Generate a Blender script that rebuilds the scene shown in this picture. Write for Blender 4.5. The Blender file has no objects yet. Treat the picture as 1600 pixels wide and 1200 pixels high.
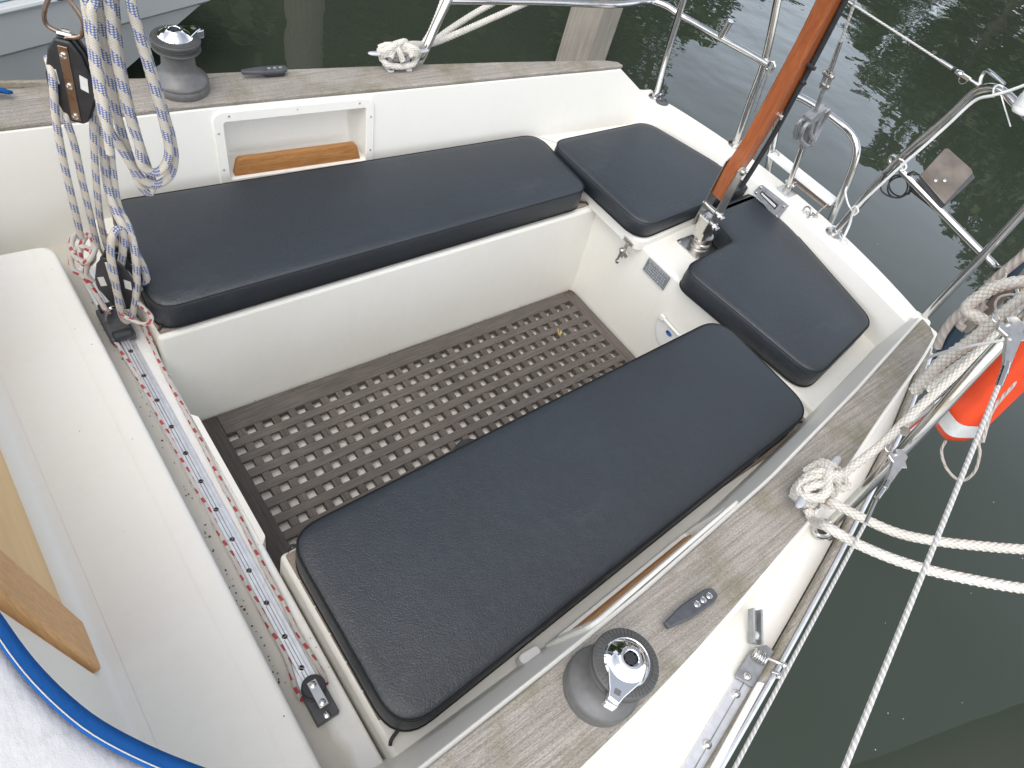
import bpy, bmesh, math, random
from mathutils import Vector as V, Matrix
random.seed(11)
sc = bpy.context.scene
COL = sc.collection
PI = math.pi
# ------------------------------------------------------------------ camera solution
CC = V((-0.374848, -0.911209, 1.740614))
RR = [V((0.7788419, -0.5821412, 0.2334885)), V((-0.3475037, -0.7103975, -0.6120267)), V((0.5221556, 0.3955339, -0.7555835))]
FF = 1112.0
def ray(px, py): return RR[0]*((px-800)/FF) + RR[1]*((py-600)/FF) + RR[2]
def P(px, py, z):
    d = ray(px, py); return CC + d*((z-CC.z)/d.z)
def PX(px, py, x):
    d = ray(px, py); return CC + d*((x-CC.x)/d.x)
def PY(px, py, y):
    d = ray(px, py); return CC + d*((y-CC.y)/d.y)
def PD(px, py, k): return CC + ray(px, py)*k
def PN(px, py, n, p0):
    d = ray(px, py); return CC + d*((n.dot(p0-CC))/n.dot(d))
# ------------------------------------------------------------------ object helpers
def link(o): COL.objects.link(o); return o
def tag(o, label=None, cat=None, group=None, kind=None):
    if label: o['label'] = label
    if cat: o['category'] = cat
    if group: o['group'] = group
    if kind: o['kind'] = kind
    return o
def thing(name, label, cat, loc=(0, 0, 0), group=None):
    o = bpy.data.objects.new(name, None); link(o); o.location = loc
    o.empty_display_size = .05
    return tag(o, label, cat, group)
def wm(o):
    m = o.matrix_basis.copy()
    if o.parent: m = wm(o.parent) @ o.matrix_parent_inverse @ m
    return m
def copy_tree(o, parent=None):
    c = o.copy(); link(c)
    if parent is not None: c.parent = parent; c.matrix_parent_inverse = o.matrix_parent_inverse
    for ch in list(o.children): copy_tree(ch, c)
    return c
def obj(name, mb, mat, parent=None, bevel=0, bseg=2, angle=38, subd=0, solid=0, wnorm=False):
    bm = mb.bm if isinstance(mb, MB) else mb
    bmesh.ops.recalc_face_normals(bm, faces=bm.faces[:])
    for f in bm.faces: f.smooth = True
    ca = math.radians(angle)
    for e in bm.edges:
        if len(e.link_faces) == 2 and e.calc_face_angle(0) > ca: e.smooth = False
    me = bpy.data.meshes.new(name); bm.to_mesh(me); bm.free()
    o = bpy.data.objects.new(name, me); link(o)
    for m in (mat if isinstance(mat, (list, tuple)) else [mat]): me.materials.append(m)
    if parent is not None:
        o.parent = parent; o.matrix_parent_inverse = wm(parent).inverted()
    if solid:
        s = o.modifiers.new('solid', 'SOLIDIFY'); s.thickness = solid; s.offset = 0
    if bevel:
        b = o.modifiers.new('bevel', 'BEVEL'); b.width = bevel; b.segments = bseg; b.limit_method = 'ANGLE'; b.angle_limit = math.radians(35)
        wn = o.modifiers.new('wn', 'WEIGHTED_NORMAL'); wn.keep_sharp = True
    if wnorm:
        wn = o.modifiers.new('wn', 'WEIGHTED_NORMAL'); wn.keep_sharp = True
    if subd:
        s = o.modifiers.new('sub', 'SUBSURF'); s.levels = subd; s.render_levels = subd
    return o
def frame_to(d, up=V((0, 0, 1))):
    d = V(d).normalized()
    if abs(d.dot(up)) > .98: up = V((1, 0, 0))
    a = up.cross(d).normalized(); b = d.cross(a).normalized()
    return a, b, d
def catmull(pts, n=8, closed=False):
    pts = [V(p) for p in pts]; out = []
    L = len(pts)
    rng = range(L) if closed else range(L-1)
    for i in rng:
        if closed: p0, p1, p2, p3 = pts[(i-1) % L], pts[i], pts[(i+1) % L], pts[(i+2) % L]
        else:
            p1, p2 = pts[i], pts[i+1]
            p0 = pts[i-1] if i > 0 else p1*2-p2
            p3 = pts[i+2] if i+2 < L else p2*2-p1
        for k in range(n):
            t = k/n
            out.append(.5*((2*p1)+(p2-p0)*t+(2*p0-5*p1+4*p2-p3)*t*t+(3*p1-p0-3*p2+p3)*t**3))
    if not closed: out.append(pts[-1].copy())
    return out
def resample(pts, step):
    d = [0.]
    for a, b in zip(pts, pts[1:]): d.append(d[-1]+(b-a).length)
    n = max(2, int(d[-1]/step)); out = []; j = 0
    for i in range(n+1):
        s = d[-1]*i/n
        while j < len(d)-2 and d[j+1] < s: j += 1
        L = d[j+1]-d[j]; t = 0 if L < 1e-9 else (s-d[j])/L
        out.append(pts[j].lerp(pts[j+1], min(1, max(0, t))))
    return out
class MB:
    def __init__(s): s.bm = bmesh.new(); s.uv = s.bm.loops.layers.uv.new('UVMap'); s.tone = None
    def face(s, vs):
        try: return s.bm.faces.new(vs)
        except ValueError: return None
    def verts(s, pts): return [s.bm.verts.new(V(p)) for p in pts]
    def hexa(s, p):   # 8 points: bottom 4 (ccw), top 4
        v = s.verts(p)
        for f in ((3, 2, 1, 0), (4, 5, 6, 7), (0, 1, 5, 4), (1, 2, 6, 5), (2, 3, 7, 6), (3, 0, 4, 7)): s.face([v[i] for i in f])
        return v
    def box(s, x0, x1, y0, y1, z0, z1):
        return s.hexa([(x0, y0, z0), (x1, y0, z0), (x1, y1, z0), (x0, y1, z0), (x0, y0, z1), (x1, y0, z1), (x1, y1, z1), (x0, y1, z1)])
    def bar(s, p0, p1, w, h, up=V((0, 0, 1))):
        p0, p1 = V(p0), V(p1); a, b, d = frame_to(p1-p0, V(up))
        q = [-a*w/2-b*h/2, a*w/2-b*h/2, a*w/2+b*h/2, -a*w/2+b*h/2]
        return s.hexa([p0+k for k in q]+[p1+k for k in q])
    def prism(s, poly, z0, z1, fn=None):   # poly of (x,y); fn maps (x,y,z)->point
        fn = fn or (lambda x, y, z: (x, y, z))
        a = s.verts([fn(x, y, z0) for x, y in poly]); b = s.verts([fn(x, y, z1) for x, y in poly]); n = len(poly)
        s.face(a[::-1]); s.face(b)
        for i in range(n): s.face([a[i], a[(i+1) % n], b[(i+1) % n], b[i]])
    def loft(s, rings, closed=True, cap0=True, cap1=True, skip=None):
        rv = [s.verts(r) for r in rings]; n = len(rv[0])
        for i in range(len(rv)-1):
            for j in range(n if closed else n-1):
                if skip and skip(i, j): continue
                s.face([rv[i][j], rv[i][(j+1) % n], rv[i+1][(j+1) % n], rv[i+1][j]])
        if cap0: s.face(rv[0][::-1])
        if cap1: s.face(rv[-1])
        return rv
    def lathe(s, prof, base=(0, 0, 0), axis=(0, 0, 1), seg=24, cap=True):
        a, b, d = frame_to(axis); base = V(base); rings = []
        for r, z in prof: rings.append([base+d*z+(a*math.cos(2*PI*k/seg)+b*math.sin(2*PI*k/seg))*max(r, 1e-5) for k in range(seg)])
        s.loft(rings, True, cap, cap)
    def cyl(s, p0, p1, r, r1=None, seg=12):
        p0, p1 = V(p0), V(p1); L = (p1-p0).length
        s.lathe([(r, 0), (r if r1 is None else r1, L)], p0, p1-p0, seg)
    def ball(s, c, r, sc_=(1, 1, 1), seg=12, rings=8):
        c = V(c); R = []
        for i in range(1, rings):
            t = PI*i/rings
            R.append([c+V((math.sin(t)*math.cos(2*PI*k/seg)*r*sc_[0], math.sin(t)*math.sin(2*PI*k/seg)*r*sc_[1], -math.cos(t)*r*sc_[2])) for k in range(seg)])
        s.loft(R)
    def tube(s, pts, r, seg=10, closed=False, rad=None, flat=1.0, vper=None, upv=None):
        pts = [V(p) for p in pts]; n = len(pts)
        T = []
        for i in range(n):
            if closed: t = pts[(i+1) % n]-pts[i-1]
            else: t = pts[min(n-1, i+1)]-pts[max(0, i-1)]
            T.append(t.normalized() if t.length > 1e-9 else V((0, 0, 1)))
        a, b, d = frame_to(T[0], upv or V((0, 0, 1))); rings = []; u = 0; us = []
        for i in range(n):
            if i > 0:
                u += (pts[i]-pts[i-1]).length
                q = T[i-1].rotation_difference(T[i]); a = q @ a; b = q @ b
            us.append(u); ring = []
            for k in range(seg):
                th = 2*PI*k/seg; rr = r if rad is None else rad(u, k/seg)
                ring.append(s.bm.verts.new(pts[i]+a*math.cos(th)*rr+b*math.sin(th)*rr*flat))
            rings.append(ring)
        if closed:
            rings.append(rings[0]); us.append(u+(pts[0]-pts[-1]).length)
        for i in range(len(rings)-1):
            for k in range(seg):
                f = s.face([rings[i][k], rings[i][(k+1) % seg], rings[i+1][(k+1) % seg], rings[i+1][k]])
                if f:
                    uvs = [(us[i], k/seg), (us[i], (k+1)/seg), (us[i+1], (k+1)/seg), (us[i+1], k/seg)]
                    for l, w in zip(f.loops, uvs): l[s.uv].uv = w
        if not closed: s.face(rings[0][::-1]); s.face(rings[-1])
    def paint(s, faces, tone):
        if s.tone is None: s.tone = s.bm.loops.layers.color.new('tone')
        for f in faces:
            for l in f.loops: l[s.tone] = (tone, tone, tone, 1)
def rounded(poly, radii, n=6):
    out = []; L = len(poly)
    for i in range(L):
        p = V((*poly[i], 0)); a = V((*poly[i-1], 0)); b = V((*poly[(i+1) % L], 0))
        r = radii[i] if isinstance(radii, (list, tuple)) else radii
        u = (a-p).normalized(); w = (b-p).normalized(); ang = u.angle(w)
        if r <= 0 or ang > 3.1: out.append((p.x, p.y)); continue
        t = min(r/math.tan(ang/2), .48*(a-p).length, .48*(b-p).length)
        p0 = p+u*t; p1 = p+w*t
        for k in range(n+1):
            s = k/n; q = p0*(1-s)**2+p*2*s*(1-s)+p1*s*s
            q = q.lerp(p0*(1-s)+p1*s, -.0) ; out.append((q.x, q.y))
    return out
def offset(poly, d):   # positive = inwards for ccw
    L = len(poly); out = []
    area = sum(poly[i-1][0]*poly[i][1]-poly[i][0]*poly[i-1][1] for i in range(L))
    sg = 1 if area > 0 else -1
    for i in range(L):
        a = V((*poly[i-1], 0)); p = V((*poly[i], 0)); b = V((*poly[(i+1) % L], 0))
        e0 = (p-a).normalized() if (p-a).length > 1e-9 else (b-p).normalized(); e1 = (b-p).normalized() if (b-p).length > 1e-9 else e0
        n0 = V((-e0.y, e0.x, 0)); n1 = V((-e1.y, e1.x, 0)); m = (n0+n1)
        m = m.normalized() if m.length > 1e-6 else n0
        k = min(2., 1/max(.3, m.dot(n0)))
        q = p+m*sg*d*k; out.append((q.x, q.y))
    return out
def interp(tbl, x):
    if x <= tbl[0][0]: a, b = tbl[0], tbl[1]
    elif x >= tbl[-1][0]: a, b = tbl[-2], tbl[-1]
    else:
        for a, b in zip(tbl, tbl[1:]):
            if a[0] <= x <= b[0]: break
    return a[1]+(b[1]-a[1])*(x-a[0])/(b[0]-a[0])
# ------------------------------------------------------------------ materials
class NT:
    def __init__(s, name):
        s.m = bpy.data.materials.new(name); s.m.use_nodes = True; s.t = s.m.node_tree
        s.b = s.t.nodes['Principled BSDF']
    def n(s, ty, **kw):
        o = s.t.nodes.new(ty)
        for k, v in kw.items():
            if k.startswith('i_'):
                o.inputs[k[2:].replace('_', ' ')].default_value = v
            else: setattr(o, k, v)
        return o
    def l(s, a, b): s.t.links.new(a, b)
    def coords(s, kind='Object', scale=(1, 1, 1), rot=(0, 0, 0)):
        tc = s.n('ShaderNodeTexCoord'); mp = s.n('ShaderNodeMapping'); mp.inputs['Scale'].default_value = scale; mp.inputs['Rotation'].default_value = rot
        s.l(tc.outputs[kind], mp.inputs['Vector']); return mp.outputs['Vector']
    def noise(s, vec, scale, detail=4, rough=.55):
        o = s.n('ShaderNodeTexNoise'); o.inputs['Scale'].default_value = scale; o.inputs['Detail'].default_value = detail; o.inputs['Roughness'].default_value = rough
        s.l(vec, o.inputs['Vector']); return o.outputs['Fac']
    def ramp(s, fac, stops):
        o = s.n('ShaderNodeValToRGB'); e = o.color_ramp.elements
        while len(e) < len(stops): e.new(.5)
        for q, (p, c) in zip(e, stops):
            q.position = p; q.color = (*c, 1) if isinstance(c, (tuple, list)) else (c, c, c, 1)
        s.l(fac, o.inputs['Fac']); return o.outputs['Color']
    def mix(s, fac, a, b, mode='MIX'):
        o = s.n('ShaderNodeMix', data_type='RGBA', blend_type=mode)
        for sock, v in ((o.inputs[0], fac), (o.inputs[6], a), (o.inputs[7], b)):
            if hasattr(v, 'links') or isinstance(v, bpy.types.NodeSocket): s.l(v, sock)
            elif isinstance(v, (tuple, list)): sock.default_value = (*v, 1)
            else: sock.default_value = v
        return o.outputs[2]
    def math(s, op, a, b=0, c=None):
        o = s.n('ShaderNodeMath', operation=op)
        for i, v in enumerate((a, b, c)):
            if v is None: continue
            if isinstance(v, bpy.types.NodeSocket): s.l(v, o.inputs[i])
            else: o.inputs[i].default_value = v
        return o.outputs[0]
    def bump(s, h, strength=.3, dist=.002, prev=None):
        o = s.n('ShaderNodeBump'); o.inputs['Strength'].default_value = strength; o.inputs['Distance'].default_value = dist
        s.l(h, o.inputs['Height'])
        if prev is not None: s.l(prev, o.inputs['Normal'])
        return o.outputs['Normal']
    def set(s, col=None, rough=None, metal=None, normal=None, coat=None, spec=None, ior=None, sheen=None):
        def pt(nm, v):
            if v is None: return
            i = s.b.inputs[nm]
            if isinstance(v, bpy.types.NodeSocket): s.l(v, i)
            else: i.default_value = (*v, 1) if isinstance(v, (tuple, list)) else v
        pt('Base Color', col); pt('Roughness', rough); pt('Metallic', metal); pt('Normal', normal); pt('Coat Weight', coat); pt('Specular IOR Level', spec); pt('IOR', ior)
        if coat: s.b.inputs['Coat Roughness'].default_value = .12
        if sheen: s.b.inputs['Sheen Weight'].default_value = sheen
        return s.m
def plain(name, col, rough=.5, metal=0, var=.12, scale=30, bumps=.1, coat=None, spec=None):
    t = NT(name); c = t.coords(); n = t.noise(c, scale, 5)
    cc = t.ramp(n, [(.3, tuple(x*(1-var) for x in col)), (.7, tuple(min(1, x*(1+var)) for x in col))])
    r = t.math('ADD', t.math('MULTIPLY', n, .2), rough-.1)
    return t.set(cc, r, metal, t.bump(t.noise(c, scale*6, 3), bumps, .0006), coat, spec)
def gelcoat(name, col, dirt, amount=.35, nonskid=False, rough=.40, specks=True, wavy=.12):
    t = NT(name); c = t.coords()
    big = t.noise(c, 2.3, 6, .65); fine = t.noise(c, 34, 5, .7)
    f = t.math('MULTIPLY', t.ramp(t.math('ADD', t.math('MULTIPLY', big, .7), t.math('MULTIPLY', fine, .3)), [(.42, 0.), (.72, 1.)]), amount)
    cc = t.mix(f, col, dirt)
    streak = t.noise(t.coords(scale=(9, 9, 1.2)), 5, 4, .6)
    cc = t.mix(t.math('MULTIPLY', t.ramp(streak, [(.52, 0.), (.8, 1.)]), amount*.22), cc, tuple(x*.86 for x in dirt))
    if specks:
        v = t.n('ShaderNodeTexVoronoi'); v.inputs['Scale'].default_value = 60; t.l(c, v.inputs['Vector'])
        rare = t.ramp(t.noise(c, 9, 3), [(.64, 0.), (.70, 1.)])
        sp = t.math('MULTIPLY', t.math('LESS_THAN', v.outputs['Distance'], .06), rare)
        cc = t.mix(t.math('MULTIPLY', sp, .65), cc, (.16, .12, .08))
    nb = t.bump(t.noise(c, 5, 3), wavy, .004)
    if nonskid: nb = t.bump(t.noise(c, 420, 2), .35, .0008, nb)
    r = t.math('ADD', t.math('MULTIPLY', fine, .25), rough-.1)
    return t.set(cc, r, 0, nb, None if nonskid else .08)
def wood(name, light, mid, dark, axis='x', grain=60, stretch=.035, rough=.75, coat=None, bumps=.35, tone=False, algae=False, blotch=.35):
    t = NT(name)
    s = {'x': (stretch, 1, 1), 'y': (1, stretch, 1), 'z': (1, 1, stretch)}[axis]
    c = t.coords(scale=s); co = t.coords()
    g = t.noise(c, grain, 8, .7); g2 = t.noise(c, grain*3.2, 6, .75); b = t.noise(co, 5, 4, .6)
    mixv = t.math('ADD', t.math('MULTIPLY', g, .62), t.math('MULTIPLY', g2, .38))
    cc = t.ramp(mixv, [(.30, dark), (.47, mid), (.62, light)])
    cc = t.mix(t.math('MULTIPLY', t.ramp(b, [(.4, 0.), (.7, 1.)]), blotch), cc, tuple(x*.62 for x in mid))
    if algae:
        sp = t.noise(t.coords(scale={'x': (.3, 1, 1), 'y': (1, .3, 1), 'z': (1, 1, .3)}[axis]), 620, 3, .8)
        cc = t.mix(.8, cc, t.ramp(sp, [(.33, .45), (.5, 1.), (.66, 1.35)]), 'MULTIPLY')
        a = t.math('MULTIPLY', t.ramp(t.noise(co, 6.5, 6, .7), [(.46, 0.), (.70, 1.)]), .72)
        cc = t.mix(a, cc, (.135, .125, .055))
    if tone:
        at = t.n('ShaderNodeVertexColor', layer_name='tone'); cc = t.mix(1., cc, at.outputs['Color'], 'MULTIPLY')
    return t.set(cc, rough, 0, t.bump(mixv, bumps, .0025), coat)
def rope_mat(name, base, fleck=None, period=.055, turns=1., width=.36, fine=300., checks=True, braid=True, dirty=.2, nv=4):
    t = NT(name); tc = t.n('ShaderNodeTexCoord'); sx = t.n('ShaderNodeSeparateXYZ'); t.l(tc.outputs['UV'], sx.inputs[0]); u, v = sx.outputs[0], sx.outputs[1]
    co = t.coords(); nz = t.noise(co, 60, 4)
    cc = t.mix(t.math('MULTIPLY', t.ramp(nz, [(.4, 0.), (.75, 1.)]), dirty), base, tuple(x*.62 for x in base))
    # braid cells
    k = fine
    A = t.math('SINE', t.math('MULTIPLY', t.math('ADD', t.math('MULTIPLY', u, k), t.math('MULTIPLY', v, nv)), 2*PI))
    B = t.math('SINE', t.math('MULTIPLY', t.math('SUBTRACT', t.math('MULTIPLY', u, k), t.math('MULTIPLY', v, nv)), 2*PI))
    cell = t.math('MULTIPLY', A, B)
    if fleck:
        ph = t.math('FRACT', t.math('ADD', t.math('DIVIDE', u, period), t.math('MULTIPLY', v, turns)))
        band = t.math('LESS_THAN', ph, width)
        if not checks: band = t.math('MULTIPLY', t.math('LESS_THAN', t.math('FRACT', t.math('DIVIDE', u, period)), .5), t.math('LESS_THAN', t.math('FRACT', t.math('ADD', t.math('MULTIPLY', v, 2), t.math('MULTIPLY', u, 9))), .42))
        if checks: band = t.math('MULTIPLY', band, t.math('GREATER_THAN', cell, -.05))
        cc = t.mix(t.math('MULTIPLY', band, .92), cc, fleck)
    h = t.math('ABSOLUTE', cell) if braid else t.math('SINE', t.math('MULTIPLY', t.math('ADD', t.math('MULTIPLY', u, k), t.math('MULTIPLY', v, 3)), 2*PI))
    dk = t.ramp(h, [(.0, .38), (.3, 1.)]) if braid else t.ramp(h, [(.0, .7), (.5, 1.)])
    cc = t.mix(.55, cc, dk, 'MULTIPLY')
    return t.set(cc, .85, 0, t.bump(h, .6, .0012))
def wire_mat(name):
    t = NT(name); tc = t.n('ShaderNodeTexCoord'); sx = t.n('ShaderNodeSeparateXYZ'); t.l(tc.outputs['UV'], sx.inputs[0])
    h = t.math('SINE', t.math('MULTIPLY', t.math('ADD', t.math('MULTIPLY', sx.outputs[0], 95.), t.math('MULTIPLY', sx.outputs[1], 2)), 2*PI))
    cc = t.ramp(h, [(.0, (.46, .45, .43)), (.5, (.68, .66, .63))])
    return t.set(cc, .5, .25, t.bump(h, .35, .0007))
G = {}
G['gel'] = gelcoat('gelcoat', (.83, .815, .755), (.73, .70, .61), .3)
G['gelold'] = gelcoat('gelcoat_old', (.83, .82, .76), (.70, .665, .56), .34)
G['nonskid'] = gelcoat('gelcoat_nonskid', (.84, .825, .77), (.74, .705, .62), .34, True, .5)
def dirty_shaded_deck():
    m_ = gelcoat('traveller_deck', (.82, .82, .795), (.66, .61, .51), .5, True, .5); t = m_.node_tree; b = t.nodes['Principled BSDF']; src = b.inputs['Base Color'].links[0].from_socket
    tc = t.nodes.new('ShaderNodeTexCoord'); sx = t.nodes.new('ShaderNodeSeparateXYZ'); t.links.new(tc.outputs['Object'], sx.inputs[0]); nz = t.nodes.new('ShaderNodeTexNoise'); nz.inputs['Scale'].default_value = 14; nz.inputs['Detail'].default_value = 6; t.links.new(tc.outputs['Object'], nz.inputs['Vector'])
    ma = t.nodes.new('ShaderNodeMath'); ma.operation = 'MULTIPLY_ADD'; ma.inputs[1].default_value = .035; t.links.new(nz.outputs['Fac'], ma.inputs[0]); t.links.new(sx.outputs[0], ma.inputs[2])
    mr = t.nodes.new('ShaderNodeMapRange'); mr.inputs['From Min'].default_value = -.158; mr.inputs['From Max'].default_value = -.140; mr.inputs['To Min'].default_value = .62; mr.inputs['To Max'].default_value = 0; t.links.new(ma.outputs[0], mr.inputs['Value'])  # forward strip darker: dirt, plus shade under the panel edge mixed into the colour
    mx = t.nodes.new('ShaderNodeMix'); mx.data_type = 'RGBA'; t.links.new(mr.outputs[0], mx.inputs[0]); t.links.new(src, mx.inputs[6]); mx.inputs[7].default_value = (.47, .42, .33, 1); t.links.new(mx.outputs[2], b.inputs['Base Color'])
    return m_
G['sole'] = gelcoat('sole', (.86, .84, .78), (.7, .66, .57), .3)
G['white'] = plain('white_plastic', (.8, .8, .78), .35, 0, .04)
G['teak'] = wood('teak_weathered', (.43, .395, .35), (.285, .258, .224), (.105, .092, .078), 'x', 270, .022, .85, algae=True)
G['teakg'] = wood('teak_grating', (.182, .160, .142), (.106, .092, .081), (.042, .035, .031), 'x', 260, .03, .8, tone=True, blotch=.25)
G['teakgy'] = wood('teak_grating_cross', (.175, .15, .132), (.104, .087, .076), (.042, .034, .03), 'y', 260, .03, .8, tone=True, blotch=.25)
G['teakslat'] = wood('teak_slat', (.40, .33, .27), (.29, .225, .18), (.15, .11, .085), 'x', 240, .03, .8)
G['oiled'] = wood('teak_oiled', (.50, .25, .085), (.36, .16, .05), (.2, .08, .025), 'x', 200, .03, .45, bumps=.12, blotch=.15)
G['jamb'] = wood('teak_jamb', (.74, .44, .20), (.62, .34, .14), (.45, .23, .085), 'z', 220, .04, .55, bumps=.12, blotch=.1)
G['ply'] = wood('plywood', (.80, .565, .285), (.74, .49, .225), (.64, .40, .165), 'y', 7, .12, .5, bumps=.06, blotch=.12)
G['mahog'] = wood('mahogany_varnish', (.40, .118, .030), (.28, .072, .018), (.15, .036, .010), 'z', 200, .03, .35, coat=.8, bumps=.05, blotch=.15)
G['pile'] = wood('pile_wood', (.40, .36, .31), (.3, .265, .22), (.17, .145, .115), 'z', 130, .02, .9)
G['steel'] = plain('stainless', (.62, .61, .59), .15, 1, .05, 40, .03)
G['steeld'] = plain('steel_dull', (.5, .48, .45), .34, 1, .15, 60, .12)
G['brz'] = plain('bronzed_strap', (.30, .22, .18), .28, .9, .2, 30, .06)
G['satin'] = plain('satin_steel', (.58, .56, .53), .3, 1, .08, 60, .06)
G['chrome'] = plain('chrome', (.86, .86, .87), .07, 1, .02, 30, .01)
G['alu'] = plain('aluminium', (.78, .79, .81), .36, .6, .08, 60, .05)
G['wornplate'] = plain('worn_plate', (.25, .215, .18), .38, .7, .3, 14, .1)
G['galv'] = plain('galvanised', (.33, .34, .35), .55, .6, .25, 45, .15)
G['cast'] = plain('cast_cleat', (.62, .63, .65), .42, .6, .12, 40, .12)
G['winch'] = plain('winch_alloy', (.145, .143, .14), .42, .25, .1, 90, .1)
G['winchj'] = plain('winch_jaw', (.085, .085, .083), .5, .2, .1, 90, .1)
G['black'] = plain('black_plastic', (.022, .023, .026), .42, 0, .2, 60, .1)
G['dgrey'] = plain('dark_plastic', (.075, .078, .085), .45, 0, .2, 60, .15)
G['piping'] = plain('piping', (.006, .0065, .007), .6, 0, .1, 60, .05)
G['rubber'] = plain('rubber', (.03, .03, .032), .65, 0, .2, 60, .15)
G['orange'] = plain('orange_foam', (.72, .068, .018), .5, 0, .08, 20, .2)
G['refl'] = plain('reflective_tape', (.6, .61, .6), .4, 0, .06, 80, .1)
G['plate'] = plain('engraved_plate', (.2, .225, .245), .45, .4, .25, 200, .6)
G['platelt'] = plain('engraved_plate_line', (.48, .51, .52), .5, .3, .2, 200, .3)
G['bluelogo'] = plain('blue_print', (.03, .16, .45), .4, 0, .1)
G['navylogo'] = plain('navy_print', (.02, .04, .14), .4, 0, .1)
G['leafy'] = plain('dry_leaf', (.42, .33, .12), .7, 0, .3, 90)
G['crumb'] = plain('dirt_crumb', (.09, .065, .045), .9, 0, .4, 90)
G['nbhull'] = plain('neighbour_hull', (.51, .525, .52), .35, 0, .06, 3, .03)
G['nbdark'] = plain('neighbour_stripe', (.035, .04, .06), .4, 0, .1, 5)
G['nbteal'] = plain('neighbour_deck', (.23, .36, .38), .3, 0, .08, 4)
G['hull'] = plain('own_hull', (.72, .71, .68), .3, 0, .04, 4, .03)
G['canvas'] = None
G['cable'] = plain('cable_white', (.75, .75, .73), .4, 0, .05)
G['cableb'] = plain('cable_black', (.02, .02, .022), .45, 0, .1)
G['blue'] = plain('blue_cover', (.025, .055, .085), .6, 0, .2, 30, .2)
G['yellow'] = plain('yellow_tape', (.6, .38, .05), .6, 0, .1)
G['ropew'] = rope_mat('rope_white', (.70, .66, .59), None, fine=36., dirty=.4, nv=3)
G['ropew3'] = rope_mat('rope_three_strand', (.50, .45, .40), None, fine=48., braid=False, dirty=.45)
G['ropeb'] = rope_mat('rope_blue_fleck', (.60, .55, .47), (.05, .12, .36), .047, 1., .46, 120., nv=4)
G['roper'] = rope_mat('rope_red_fleck', (.70, .67, .62), (.52, .03, .035), .028, 1., .22, 330., checks=False)
G['cord'] = rope_mat('cord_white', (.75, .73, .7), None, fine=300.)
G['strop'] = rope_mat('strop_navy', (.02, .022, .05), None, fine=200.)
G['wire'] = wire_mat('wire_strand')
def vinyl():
    t = NT('black_vinyl'); c = t.coords()
    v = t.n('ShaderNodeTexVoronoi', feature='DISTANCE_TO_EDGE'); v.inputs['Scale'].default_value = 190
    w = t.n('ShaderNodeMix', data_type='VECTOR'); w.inputs[0].default_value = .02
    nz = t.n('ShaderNodeTexNoise'); nz.inputs['Scale'].default_value = 30; t.l(c, nz.inputs['Vector'])
    t.l(c, w.inputs[4]); t.l(nz.outputs['Color'], w.inputs[5]); t.l(w.outputs[1], v.inputs['Vector'])
    grain = t.ramp(v.outputs['Distance'], [(.0, 0.), (.16, 1.)])
    fold = t.noise(t.coords(scale=(1, 1, 1)), 7, 3, .5)
    nb = t.bump(grain, .4, .0008); nb = t.bump(t.noise(c, 85, 4, .65), .3, .0022, nb); nb = t.bump(fold, .25, .006, nb)
    base = t.ramp(t.noise(c, 6, 5, .6), [(.3, (.006, .011, .017)), (.75, (.010, .017, .025))])
    scuff = t.math('MULTIPLY', t.ramp(t.noise(t.coords(scale=(1, 3, 1)), 3.2, 6, .7), [(.6, 0.), (.8, 1.)]), .35)
    base = t.mix(scuff, base, (.075, .08, .085))
    return t.set(base, .47, 0, nb, None, 1.0)
G['vinyl'] = vinyl()
def canvas(name, col, spots):
    t = NT(name); c = t.coords(); w = t.noise(c, 700, 2)
    cc = t.mix(t.math('MULTIPLY', t.ramp(t.noise(c, 70, 4), [(.55, 0.), (.7, 1.)]), .35 if spots else .2), col, tuple(x*.7 for x in col))
    return t.set(cc, .9, 0, t.bump(w, .5, .0008, t.bump(t.noise(t.coords(scale=(1, .5, 1)), 38, 3), .55, .006)), None, .2)
G['canvas'] = canvas('canvas_grey_white', (.57, .565, .565), True)
G['canvasb'] = canvas('canvas_blue', (.010, .085, .29), False)
def water_mat():
    t = NT('water'); c = t.coords()
    sx = t.n('ShaderNodeSeparateXYZ'); t.l(c, sx.inputs[0])
    ang = t.ramp(t.math('ADD', t.math('MULTIPLY', sx.outputs[1], .16), t.math('MULTIPLY', sx.outputs[0], .035)), [(.15, .10), (.8, 1.)])
    n1 = t.noise(t.coords(scale=(1, .75, 1), rot=(0, 0, .5)), 1.25, 3, .5); n2 = t.noise(c, 4.5, 3, .5)
    h = t.math('MULTIPLY', t.math('ADD', n1, t.math('MULTIPLY', n2, .13)), ang)
    nb = t.bump(h, .6, .05)
    col = t.ramp(t.noise(c, .35, 3), [(.3, (.030, .039, .027)), (.7, (.038, .047, .035))])
    return t.set(col, .012, 0, nb, None, .5, 1.5)
G['water'] = water_mat()
def leaf_mat(nm, a, b):
    t = NT(nm); c = t.coords(); n = t.noise(c, 1.1, 4)
    return t.set(t.ramp(n, [(.3, a), (.7, b)]), .6)
G['leaf'] = leaf_mat('foliage', (.028, .05, .014), (.075, .11, .03))
G['leaf2'] = leaf_mat('foliage_light', (.045, .07, .018), (.10, .14, .04))
G['bark'] = plain('bark', (.10, .085, .065), .9, 0, .3, 8, .5)
G['bank'] = plain('bank_grass', (.05, .075, .025), .9, 0, .3, 2, .3)
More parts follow.
